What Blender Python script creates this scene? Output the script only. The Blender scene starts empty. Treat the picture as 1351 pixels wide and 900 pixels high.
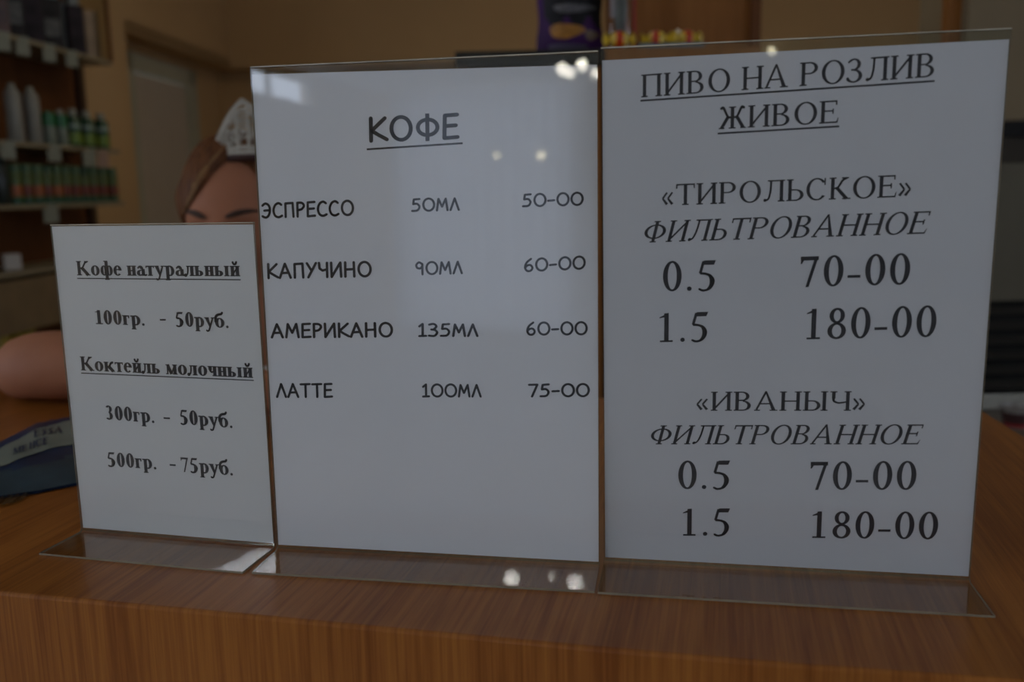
import bpy, bmesh, math, random
from mathutils import Vector, Matrix, Euler, noise as mnoise
PI = math.pi
random.seed(7)
sc = bpy.context.scene
C = sc.collection

# ------------------------------------------------------------------ camera
CAM_H, F_PX, PITCH, ROLL = 0.22916, 1199.37, 0.164745, -0.020312     # z = 0 is the counter top
fw = Vector((0, math.cos(PITCH), -math.sin(PITCH)))
r0 = Vector((1, 0, 0)); u0 = r0.cross(fw)
RT = math.cos(ROLL)*r0+math.sin(ROLL)*u0; UP = RT.cross(fw)
cam = bpy.data.objects.new('camera', bpy.data.cameras.new('camera')); C.objects.link(cam)
cam.matrix_world = Matrix(((RT.x, UP.x, -fw.x, 0), (RT.y, UP.y, -fw.y, 0), (RT.z, UP.z, -fw.z, CAM_H), (0, 0, 0, 1)))
cam.data.sensor_width = 36; cam.data.lens = F_PX/1351*36; cam.data.clip_start = .02
cam.data.dof.use_dof = True; cam.data.dof.focus_distance = .575; cam.data.dof.aperture_fstop = 5.6
sc.camera = cam
def at(px, py, Y):
    """the place at depth Y that stands at this pixel of the photograph"""
    d = fw+RT*((px-675.5)/F_PX)-UP*((py-450)/F_PX)
    return Vector((d.x*Y/d.y, Y, CAM_H+d.z*Y/d.y))
def on(px, py, z=0):
    d = fw+RT*((px-675.5)/F_PX)-UP*((py-450)/F_PX); t = (z-CAM_H)/d.z
    return Vector((d.x*t, d.y*t, z))

# ------------------------------------------------------------------ sky and exposure
w = bpy.data.worlds.new('sky'); sc.world = w; w.use_nodes = True
bg = w.node_tree.nodes['Background']; bg.inputs[0].default_value = (.72, .81, 1, 1); bg.inputs[1].default_value = 5.0
sc.view_settings.view_transform = 'Standard'; sc.view_settings.look = 'None'
sc.view_settings.exposure = -0.13; sc.view_settings.gamma = 1; sc.view_settings.use_curve_mapping = False
sc.cycles.transparent_max_bounces = 24; sc.cycles.max_bounces = 10; sc.cycles.diffuse_bounces = 5
sc.cycles.caustics_reflective = False; sc.cycles.caustics_refractive = False
sc.cycles.sample_clamp_indirect = 50

# daylight enters by the hall's windows; these are only portals that guide the sampling
WIN_L = [(-8.2, -6.6), (-2.35, -1.15), (-.85, .35), (.65, 1.75)]           # along y in the left hall wall
WIN_R = [(-5.4, -4.2), (-3.7, -2.5), (-2.0, -.8)]            # in the right wall
WZ = (-.15, 1.6)
WIN_F = [(-5.35, -3.05)]             # curtained, along x in the end wall
XL, XR, YF, YB, ZF, ZC = -5.5, 4.2, -10.0, 5.3, -1.2, 1.95
for i, (a, b, x, ry) in enumerate([(a, b, XL, -PI/2) for a, b in WIN_L[1:]]+[(a, b, XR, PI/2) for a, b in WIN_R]):
    l = bpy.data.lights.new('window_portal', 'AREA'); l.shape = 'RECTANGLE'; l.size = WZ[1]-WZ[0]; l.size_y = b-a; l.cycles.is_portal = True
    o = bpy.data.objects.new('window_portal', l); C.objects.link(o); o.location = (x+(.02 if x < 0 else -.02), (a+b)/2, sum(WZ)/2); o.rotation_euler = (0, ry, 0)

# ------------------------------------------------------------------ helpers
class MB:
    def __init__(s): s.v = []; s.f = []; s.m = []
    def add(s, vs, fs, mi=0):
        n = len(s.v); s.v += [tuple(p) for p in vs]; s.f += [[i+n for i in f] for f in fs]; s.m += [mi]*len(fs); return s
    def box(s, x0, x1, y0, y1, z0, z1, M=None, mi=0):
        vs = [Vector((x, y, z)) for z in (z0, z1) for x, y in ((x0, y0), (x1, y0), (x1, y1), (x0, y1))]
        if M: vs = [M @ p for p in vs]
        return s.add(vs, [(3, 2, 1, 0), (4, 5, 6, 7), (0, 1, 5, 4), (1, 2, 6, 5), (2, 3, 7, 6), (3, 0, 4, 7)], mi)
    def prism(s, poly, z0, z1, mi=0):
        n = len(poly); vs = [(x, y, z0) for x, y in poly]+[(x, y, z1) for x, y in poly]
        return s.add(vs, [list(range(n))[::-1], list(range(n, 2*n))]+[(i, (i+1) % n, n+(i+1) % n, n+i) for i in range(n)], mi)
    def lathe(s, prof, n=20, c=(0, 0, 0), M=None, mi=0, sx=1, sy=1):
        vs = []
        for r, z in prof:
            for k in range(n):
                p = Vector((c[0]+r*sx*math.cos(2*PI*k/n), c[1]+r*sy*math.sin(2*PI*k/n), c[2]+z)); vs.append(M @ p if M else p)
        fs = []
        for j in range(len(prof)-1):
            for k in range(n): fs.append((j*n+k, j*n+(k+1) % n, (j+1)*n+(k+1) % n, (j+1)*n+k))
        fs += [list(range(n))[::-1], [(len(prof)-1)*n+k for k in range(n)]]
        return s.add(vs, fs, mi)
    def tube(s, pts, r, n=8, mi=0):
        pts = [Vector(p) for p in pts]; rr = r if isinstance(r, (list, tuple)) else [r]*len(pts); vs = []
        for i, p in enumerate(pts):
            d = (pts[min(i+1, len(pts)-1)]-pts[max(i-1, 0)]).normalized()
            a = d.cross(Vector((0, 0, 1)) if abs(d.z) < .9 else Vector((1, 0, 0))).normalized(); b = d.cross(a)
            for k in range(n): vs.append(p+(a*math.cos(2*PI*k/n)+b*math.sin(2*PI*k/n))*rr[i])
        fs = [(j*n+k, (j+1)*n+k, (j+1)*n+(k+1) % n, j*n+(k+1) % n) for j in range(len(pts)-1) for k in range(n)]
        fs += [list(range(n)), [(len(pts)-1)*n+k for k in range(n)][::-1]]
        return s.add(vs, fs, mi)
    def build(s, name, mats, parent=None, smooth=False, bevel=0):
        me = bpy.data.meshes.new(name); me.from_pydata(s.v, [], s.f)
        for m in (mats if isinstance(mats, (list, tuple)) else [mats]): me.materials.append(m)
        me.polygons.foreach_set('material_index', s.m); me.update()
        bm = bmesh.new(); bm.from_mesh(me); bmesh.ops.recalc_face_normals(bm, faces=bm.faces); bm.to_mesh(me); bm.free()
        if smooth:
            me.polygons.foreach_set('use_smooth', [True]*len(me.polygons)); me.set_sharp_from_angle(angle=math.radians(40))
        o = bpy.data.objects.new(name, me); C.objects.link(o); o.parent = parent
        if bevel:
            b = o.modifiers.new('bevel', 'BEVEL'); b.width = bevel; b.segments = 3; b.limit_method = 'ANGLE'; b.angle_limit = math.radians(50)
        return o
def thing(name, label, cat, loc=(0, 0, 0), rz=0, group=None):
    o = bpy.data.objects.new(name, None); C.objects.link(o); o.location = loc; o.rotation_euler = (0, 0, rz); o.empty_display_size = .02
    o['label'] = label; o['category'] = cat
    if group: o['group'] = group
    return o
def tag(o, label, cat, group=None):
    o['label'] = label; o['category'] = cat
    if group: o['group'] = group
    return o
def struct(o): o['kind'] = 'structure'; return o
def copy_thing(r, loc, rz, label, group=None):
    c = r.copy(); C.objects.link(c); c.location = loc; c.rotation_euler = (0, 0, rz); c['label'] = label
    if group: c['group'] = group
    for ch in list(r.children):
        d = ch.copy(); C.objects.link(d); d.parent = c
        for g in ch.children:
            e = g.copy(); C.objects.link(e); e.parent = d
    return c

# ------------------------------------------------------------------ materials
def mat(name, col, rough=.5, metal=0, var=.06, scale=12, bump=0, spec=.5, emit=None, stretch=(1, 1, 1), sub=0):
    m = bpy.data.materials.new(name); m.use_nodes = True; nt = m.node_tree; b = nt.nodes['Principled BSDF']
    b.inputs['Roughness'].default_value = rough; b.inputs['Metallic'].default_value = metal; b.inputs['Specular IOR Level'].default_value = spec
    tc = nt.nodes.new('ShaderNodeTexCoord'); mp = nt.nodes.new('ShaderNodeMapping'); mp.inputs['Scale'].default_value = stretch
    nz = nt.nodes.new('ShaderNodeTexNoise'); nz.inputs['Scale'].default_value = scale; nz.inputs['Detail'].default_value = 4
    nt.links.new(tc.outputs['Object'], mp.inputs[0]); nt.links.new(mp.outputs[0], nz.inputs['Vector'])
    rp = nt.nodes.new('ShaderNodeValToRGB'); rp.color_ramp.elements[0].position = .3; rp.color_ramp.elements[1].position = .7
    rp.color_ramp.elements[0].color = (*[max(0, c*(1-var)) for c in col], 1); rp.color_ramp.elements[1].color = (*[min(1, c*(1+var)) for c in col], 1)
    nt.links.new(nz.outputs['Fac'], rp.inputs[0]); nt.links.new(rp.outputs[0], b.inputs['Base Color'])
    if bump:
        bp = nt.nodes.new('ShaderNodeBump'); bp.inputs['Strength'].default_value = bump; bp.inputs['Distance'].default_value = .002
        nt.links.new(nz.outputs['Fac'], bp.inputs['Height']); nt.links.new(bp.outputs[0], b.inputs['Normal'])
    if emit: b.inputs['Emission Color'].default_value = (*emit[:3], 1); b.inputs['Emission Strength'].default_value = emit[3]
    if sub: b.inputs['Subsurface Weight'].default_value = sub; b.inputs['Subsurface Scale'].default_value = .01; b.inputs['Subsurface Radius'].default_value = (1, .3, .15)
    return m
def wood(name, dark, light, yaw, across, along, rough=.35, spec=.5):
    """veneer whose grain runs along local y and z and is fine across local x"""
    m = bpy.data.materials.new(name); m.use_nodes = True; nt = m.node_tree; b = nt.nodes['Principled BSDF']; N = nt.nodes.new; L = nt.links.new
    b.inputs['Roughness'].default_value = rough; b.inputs['Specular IOR Level'].default_value = spec
    tc = N('ShaderNodeTexCoord'); mp = N('ShaderNodeMapping'); mp.vector_type = 'POINT'; mp.inputs['Rotation'].default_value = (0, 0, yaw)
    L(tc.outputs['Object'], mp.inputs[0])
    m2 = N('ShaderNodeMapping'); m2.inputs['Scale'].default_value = (across, along, along); L(mp.outputs[0], m2.inputs[0])
    n1 = N('ShaderNodeTexNoise'); n1.inputs['Scale'].default_value = 1; n1.inputs['Detail'].default_value = 3; n1.inputs['Roughness'].default_value = .65; L(m2.outputs[0], n1.inputs['Vector'])
    m3 = N('ShaderNodeMapping'); m3.inputs['Scale'].default_value = (across*.08, along*.25, along*.25); L(mp.outputs[0], m3.inputs[0])
    n2 = N('ShaderNodeTexNoise'); n2.inputs['Scale'].default_value = 1; n2.inputs['Detail'].default_value = 2; L(m3.outputs[0], n2.inputs['Vector'])
    ad = N('ShaderNodeMix'); ad.data_type = 'FLOAT'; ad.inputs[0].default_value = .3; L(n1.outputs['Fac'], ad.inputs[2]); L(n2.outputs['Fac'], ad.inputs[3])
    rp = N('ShaderNodeValToRGB'); rp.color_ramp.elements[0].position = .36; rp.color_ramp.elements[1].position = .62
    rp.color_ramp.elements[0].color = (*dark, 1); rp.color_ramp.elements[1].color = (*light, 1)
    L(ad.outputs[0], rp.inputs[0]); L(rp.outputs[0], b.inputs['Base Color'])
    bp = N('ShaderNodeBump'); bp.inputs['Strength'].default_value = .15; bp.inputs['Distance'].default_value = .0005; L(ad.outputs[0], bp.inputs['Height']); L(bp.outputs[0], b.inputs['Normal'])
    return m
def clear(name, tint=(.96, .98, .97), rough=.0, ior=1.49, wob=0.0):
    """thin clear plastic: transmits straight through, mirrors by Fresnel on both faces"""
    m = bpy.data.materials.new(name); m.use_nodes = True; nt = m.node_tree; nt.nodes.clear(); N = nt.nodes.new; L = nt.links.new
    out = N('ShaderNodeOutputMaterial'); mx = N('ShaderNodeMixShader'); tr = N('ShaderNodeBsdfTransparent'); gl = N('ShaderNodeBsdfGlossy')
    tr.inputs[0].default_value = (*tint, 1); gl.inputs['Roughness'].default_value = rough
    ge = N('ShaderNodeNewGeometry'); mi = N('ShaderNodeMix'); mi.data_type = 'FLOAT'; mi.inputs[2].default_value = ior; mi.inputs[3].default_value = 1/ior
    fr = N('ShaderNodeFresnel'); L(ge.outputs['Backfacing'], mi.inputs[0]); L(mi.outputs[0], fr.inputs['IOR'])
    L(fr.outputs[0], mx.inputs[0]); L(tr.outputs[0], mx.inputs[1]); L(gl.outputs[0], mx.inputs[2]); L(mx.outputs[0], out.inputs[0])
    if wob:
        tc = N('ShaderNodeTexCoord'); nz = N('ShaderNodeTexNoise'); nz.inputs['Scale'].default_value = 14; bp = N('ShaderNodeBump')
        bp.inputs['Strength'].default_value = wob; bp.inputs['Distance'].default_value = .002
        L(tc.outputs['Object'], nz.inputs['Vector']); L(nz.outputs['Fac'], bp.inputs['Height']); L(bp.outputs[0], gl.inputs['Normal']); L(bp.outputs[0], fr.inputs['Normal'])
    return m
WALL = mat('wall_paint', (.50, .33, .155), .8, var=.04, scale=2.5)
CEIL = mat('ceiling_paint', (.84, .82, .78), .9, var=.03)
FLOOR = mat('floor_tiles', (.26, .23, .20), .4, var=.1, scale=3)
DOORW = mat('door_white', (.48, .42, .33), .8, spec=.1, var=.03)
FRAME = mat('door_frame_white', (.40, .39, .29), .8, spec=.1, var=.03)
WINF = mat('window_frame_white', (.7, .7, .68), .4)
HALLW = mat('hall_wall_paint', (.50, .47, .43), .8, var=.04, scale=2.5)
OAK = wood('oak_veneer', (.175, .052, .008), (.32, .120, .022), .23, 330, 8, .34, .28)
OAKD = wood('dark_brown_wood', (.10, .035, .010), (.16, .06, .018), 0, 60, 3, .6, .2)
CABW = wood('brown_wood', (.22, .085, .018), (.29, .12, .03), 0, 30, 3, .6, .2)
ACR = clear('clear_acrylic', wob=.02)
ACT = mat('acrylic_lit_top_edge', (.40, .38, .30), .15, var=.3, scale=60, spec=.8)  # lighter than the other edges: glints along the fold painted into the colour
ACRF = clear('clear_acrylic_foot', ior=1.42)
ACE = mat('acrylic_edge', (.24, .21, .15), .2, var=.2, scale=40, spec=.5)
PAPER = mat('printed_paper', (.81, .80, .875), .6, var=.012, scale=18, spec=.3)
PAPERL = mat('printed_paper_dimmed', (.74, .735, .775), .6, var=.012, scale=18, spec=.3)  # left sheet: its lesser glare is put into a darker colour
PAPERR = mat('printed_paper_dimmest', (.66, .655, .72), .6, var=.012, scale=18, spec=.3)  # right sheet: dimmer light than the middle one, put into the colour
INK = mat('black_ink', (.035, .035, .045), .55, var=.15, scale=200, spec=.3)
METAL = mat('brushed_metal', (.32, .31, .26), .45, 1, scale=30)
BLACK = mat('black_plastic', (.010, .010, .009), .6, var=.2, spec=.15)
GREYG = mat('grey_panel', (.095, .085, .055), .6, var=.12, scale=5, spec=.3)
BEIGE = mat('beige_panel', (.20, .155, .09), .7, var=.06, scale=4, spec=.2)
TAG = mat('price_tag_paper', (.20, .21, .16), .6, var=.1, scale=60)
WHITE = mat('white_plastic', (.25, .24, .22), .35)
# ================================================================== the room
m = MB(); m.box(XL-.2, XR+.2, YF-.2, YB+1.2, ZF-.1, ZF); struct(m.build('floor', FLOOR))
m = MB(); m.box(XL-.2, XR+.2, YF-.2, YB+1.2, ZC, ZC+.1); struct(m.build('ceiling', CEIL))
def wx(y): return -1.625+.06*(y-4.05)                        # face of the left wall behind the bar
m = MB()
ys = [YF]+[v for p in WIN_L for v in p]+[2.0]
for i in range(0, len(ys)-1, 2): m.box(XL-.2, XL, ys[i], ys[i+1], ZF, ZC)
for a, b in WIN_L[1:]: m.box(XL-.2, XL, a, b, ZF, WZ[0]); m.box(XL-.2, XL, a, b, WZ[1], ZC)
a, b = WIN_L[0]; m.box(XL-.2, XL, a, b, ZF, 1.58); m.box(XL-.2, XL, a, b, 1.90, ZC)
m.box(XL-.2, wx(2.0), 2.0, 2.2, ZF, ZC)
m.prism([(wx(2.2), 2.2), (wx(4.05), 4.05), (wx(4.05)-.16, 4.05), (wx(2.2)-.16, 2.2)], ZF, ZC)
SOF = .935
m.prism([(wx(4.05), 4.05), (wx(YB), YB), (wx(YB)-.16, YB), (wx(4.05)-.16, 4.05)], SOF, ZC)      # bulkhead over the door recess
m.prism([(wx(4.05)-.12, 4.05), (wx(4.25)-.12, 4.25), (wx(4.25)-.3, 4.25), (wx(4.05)-.3, 4.05)], ZF, SOF+.1)
m.prism([(wx(5.06)-.12, 5.06), (wx(5.7)-.12, 5.7), (wx(5.7)-.3, 5.7), (wx(5.06)-.3, 5.06)], ZF, SOF+.1)
m.prism([(wx(4.25)-.12, 4.25), (wx(5.06)-.12, 5.06), (wx(5.06)-.3, 5.06), (wx(4.25)-.3, 4.25)], .89, SOF+.1)
m.prism([(wx(4.05)-.32, 4.05), (wx(YB)-.32, YB+.2), (wx(YB)+.02, YB+.2), (wx(YB), YB), (wx(4.05), 4.05)], SOF+.002, SOF+.05)
struct(m.build('wall_left', WALL))
m = MB(); m.box(-2.3, XR, YB, YB+.2, SOF, ZC); m.box(-2.3, XR, YB+.13, YB+.3, ZF, SOF+.01); struct(m.build('wall_back', WALL))
m = MB(); ys = [YF]+[v for p in WIN_R for v in p]+[YB]
for i in range(0, len(ys)-1, 2): m.box(XR, XR+.2, ys[i], ys[i+1], ZF, ZC)
for a, b in WIN_R: m.box(XR, XR+.2, a, b, ZF, WZ[0]); m.box(XR, XR+.2, a, b, WZ[1], ZC)
struct(m.build('wall_right', HALLW))
m = MB(); xs = [XL]+[v for p in WIN_F for v in p]+[XR]
for i in range(0, len(xs)-1, 2): m.box(xs[i], xs[i+1], YF-.2, YF, ZF, ZC)
for a, b in WIN_F: m.box(a, b, YF-.2, YF, ZF, -1.1); m.box(a, b, YF-.2, YF, 1.9, ZC)
struct(m.build('wall_front', HALLW))
for i, (a, b, x) in enumerate([(a, b, XL-.1) for a, b in WIN_L]+[(a, b, XR+.1) for a, b in WIN_R]):
    m = MB(); z0, z1 = WZ if i else (1.58, 1.90)
    for y in (a, (a+b)/2-.025, b-.05): m.box(x-.03, x+.03, y, y+.05, z0, z1)
    for z in (z0, z1-.05): m.box(x-.03, x+.03, a, b, z, z+.05)
    struct(m.build('window_%d' % (i+1), WINF))
# door in the recess of the left wall
def rec(y, off=.11): return wx(y)-off
dr = thing('door_1', '', '', (0, 0, 0)); del dr['label']; del dr['category']; dr['kind'] = 'structure'
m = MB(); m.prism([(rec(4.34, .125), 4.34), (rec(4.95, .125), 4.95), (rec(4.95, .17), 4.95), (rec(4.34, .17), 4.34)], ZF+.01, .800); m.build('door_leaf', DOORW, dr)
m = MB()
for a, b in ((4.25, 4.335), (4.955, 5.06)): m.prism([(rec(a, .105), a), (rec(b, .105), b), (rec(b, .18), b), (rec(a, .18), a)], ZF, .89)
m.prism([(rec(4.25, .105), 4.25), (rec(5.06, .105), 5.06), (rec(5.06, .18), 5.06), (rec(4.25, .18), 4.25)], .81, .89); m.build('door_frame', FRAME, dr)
m = MB(); m.tube([(rec(4.88, .14), 4.88, -.15), (rec(4.88, .08), 4.88, -.15), (rec(4.78, .08), 4.78, -.15)], .01); m.build('door_handle', METAL, dr)

# ------------------------------------------------------------------ lamps of the hall
BULB = mat('lit_bulb', (1, .9, .7), .3, emit=(1, .92, .78, 16))
PANEL = mat('lit_panel', (1, 1, 1), .3, emit=(.90, .93, 1, 19))
BULB2 = mat('bright_bulb', (1, .95, .85), .3, emit=(1, .96, .9, 110)); BULB3 = mat('dim_bulb', (1, .9, .7), .3, emit=(1, .88, .62, 9))
def chandelier(x, y, z, R, n, rb, label, bulb=None, offs=None):
    t = thing('chandelier', label, 'lamp', (x, y, z))
    m = MB(); m.tube([(0, 0, .02), (0, 0, ZC-z-.03)], .008); m.lathe([(.05, ZC-z-.03), (.05, ZC-z)], 16); m.lathe([(.02, -.03), (.035, 0), (.02, .05)], 12); m.build('stem', METAL, t)
    for k in range(n):
        a = 2*PI*k/n+.5; c, s = math.cos(a), math.sin(a)
        if offs: c, s = offs[k][0]/R, offs[k][1]/R
        m = MB(); m.tube([(0, 0, 0), (R*.6*c+.001, R*.6*s, -.03), (R*c+.002, R*s, .0)], .006); m.build('arm', METAL, t)
        m = MB(); m.lathe([(rb*.3, 0), (rb*.8, rb*.35), (rb, rb), (rb*.8, rb*1.65), (rb*.3, rb*2)], 14, (R*c, R*s, .005)); m.build('bulb', bulb or BULB, t, True)
chandelier(-1.05, -2.68, 1.66, .13, 3, .030, 'three-bulb chandelier, nearest to the counter', BULB2, [(-.145, .03), (0, -.045), (.15, -.005)])
chandelier(-1.76, -6.2, 1.40, .22, 6, .042, 'six-bulb chandelier in the middle of the hall')
for i, (x, z, r, lb) in enumerate(((-3.95, 1.10, .035, 'left of the pair on the end wall'), (-3.35, 1.08, .05, 'right of the pair on the end wall'), (-.85, 1.12, .04, 'single one in the middle of the end wall'))):
    t = thing('wall_lamp', 'round glowing wall lamp, '+lb, 'lamp', (x, YF, z))
    m = MB(); m.box(-.04, .04, 0, .03, -.05, .05); m.tube([(0, .03, 0), (0, .10, 0)], .012); m.build('bracket', METAL, t)
    m = MB(); m.lathe([(r*.3, -r), (r*.85, -r*.5), (r, 0), (r*.85, r*.5), (r*.3, r)], 14, (0, .1+r*.6, 0)); m.build('globe', BULB3, t, True)
t = thing('ceiling_lamp', 'square panel lamp set in the hall ceiling left of the counter', 'lamp', (-3.2, -2.6, ZC))
m = MB(); m.box(-.5, .5, -.5, .5, -.03, 0); m.build('frame', WINF, t)
m = MB(); m.box(-.46, .46, -.46, .46, -.04, -.031); m.build('diffuser', PANEL, t)

t = thing('ceiling_lamp', 'added unseen warm fill lamp over the space behind the bar', 'lamp', (.55, 3.1, ZC))  # added fill light, out of view, that brightens the walls behind the bar
m = MB(); m.box(-.85, .85, -.2, .2, -.05, 0); m.build('frame', WINF, t)
m = MB(); m.box(-.82, .82, -.17, .17, -.06, -.051); m.build('diffuser', mat('warm_fill_panel', (1, 1, 1), .3, emit=(1, .84, .60, 6.0)), t)
# curtained windows of the hall's end wall
CURT = bpy.data.materials.new('sheer_curtain'); CURT.use_nodes = True; nt = CURT.node_tree; nt.nodes.clear()
a_, b_, c_, d_ = (nt.nodes.new(n) for n in ('ShaderNodeOutputMaterial', 'ShaderNodeMixShader', 'ShaderNodeBsdfTranslucent', 'ShaderNodeBsdfDiffuse'))
c_.inputs[0].default_value = (.36, .37, .40, 1); d_.inputs[0].default_value = (.6, .6, .6, 1); b_.inputs[0].default_value = .4; nt.links.new(c_.outputs[0], b_.inputs[1]); nt.links.new(d_.outputs[0], b_.inputs[2]); nt.links.new(b_.outputs[0], a_.inputs[0])
for i, (x0, x1) in enumerate(WIN_F):
    m = MB(); n = 60; vs = []
    for z in (-1.15, 1.93):
        for k in range(n+1): vs.append(((x0-.1)+(x1-x0+.2)*k/n, YF+.10+.035*math.sin(k*1.35)+.015*math.sin(k*.6), z))
    m.add(vs, [(k, k+1, n+2+k, n+1+k) for k in range(n)]); o = m.build('curtain', CURT, None, True); tag(o, 'sheer pale curtain over the window of the far end wall', 'curtain')
# ================================================================== the counter
def cl(x):                                                   # the front edge of the worktop, nearly straight
    return .437-.232*(x-0.0)
edge = [(-1.5, .508+.233*1.194), (-.9, .508+.233*.594), (-.306, .508), (-.083, .456), (.042, .427), (.137, .4065), (.238, .388), (.36, .372), (.396, .380), (.412, .40)]
top = edge+[(.473, .888), (.462, .900)]+[(-1.5, .893+.23*(.473+1.5))]
ct = thing('bar_counter', 'orange-brown oak veneered bar counter carrying the three menu stands', 'counter', (0, 0, ZF))
def lift(poly, k): return poly
m = MB(); m.prism(top, 0, 0)
m = MB(); m.prism(top, -.062-ZF, 0-ZF); m.build('worktop', OAK, ct, bevel=.0022)
ins = [(x*.985-.012, y+.035) for x, y in edge[:-1]]+[(.40, .44), (.435, .86), (-1.48, .86+.23*1.915)]
m = MB(); m.prism(ins, 0.002, -.0625-ZF); m.build('cabinet_body', OAKD, ct)
m = MB(); m.prism([(x, y+.004) for x, y in ins[:9]]+[(x, y+.02) for x, y in ins[:9]][::-1], 0.0, .09); m.build('plinth', BLACK, ct)

# ================================================================== menu stands
# ------------------------------------------------------------------ lettering
# every glyph is a list of flat polygons in units of the cap height, drawn by hand
def seg(x0, y0, x1, y1, w, w2=None):
    w2 = w if w2 is None else w2
    dx, dy = x1-x0, y1-y0; L = math.hypot(dx, dy) or 1; nx, ny = -dy/L, dx/L
    return [(x0+nx*w/2, y0+ny*w/2), (x0-nx*w/2, y0-ny*w/2), (x1-nx*w2/2, y1-ny*w2/2), (x1+nx*w2/2, y1+ny*w2/2)]
def rect(x0, y0, x1, y1): return [(x0, y0), (x1, y0), (x1, y1), (x0, y1)]
def ring(cx, cy, rx, ry, a0, a1, wv, wh, n=22):
    out = []
    for i in range(n):
        q = []
        for a in (a0+(a1-a0)*i/n, a0+(a1-a0)*(i+1)/n):
            a = math.radians(a); q.append((math.cos(a), math.sin(a)))
        (c0, s0), (c1, s1) = q
        out.append([(cx+(rx-wv)*c0, cy+(ry-wh)*s0), (cx+rx*c0, cy+ry*s0), (cx+rx*c1, cy+ry*s1), (cx+(rx-wv)*c1, cy+(ry-wh)*s1)])
    return out
def dot(cx, cy, r, n=12):
    return [(cx+r*math.cos(2*PI*i/n), cy+r*math.sin(2*PI*i/n)) for i in range(n)]
def curve(pts, w0, w1=None):
    """smooth variable-width stroke through points (Catmull-Rom)"""
    w1 = w0 if w1 is None else w1
    P = [pts[0]]+list(pts)+[pts[-1]]; s = []
    for i in range(1, len(P)-2):
        for k in range(6):
            t = k/6; a, b, c, d = P[i-1], P[i], P[i+1], P[i+2]
            s.append(tuple(.5*((2*b[j])+(-a[j]+c[j])*t+(2*a[j]-5*b[j]+4*c[j]-d[j])*t*t+(-a[j]+3*b[j]-3*c[j]+d[j])*t**3) for j in (0, 1)))
    s.append(pts[-1]); n = len(s)-1; out = []
    for i in range(n):
        wa, wb = w0+(w1-w0)*i/n, w0+(w1-w0)*(i+1)/n
        out.append(seg(*s[i], *s[i+1], wa, wb)); out.append(dot(*s[i+1], wb/2, 6))
    return out

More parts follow.
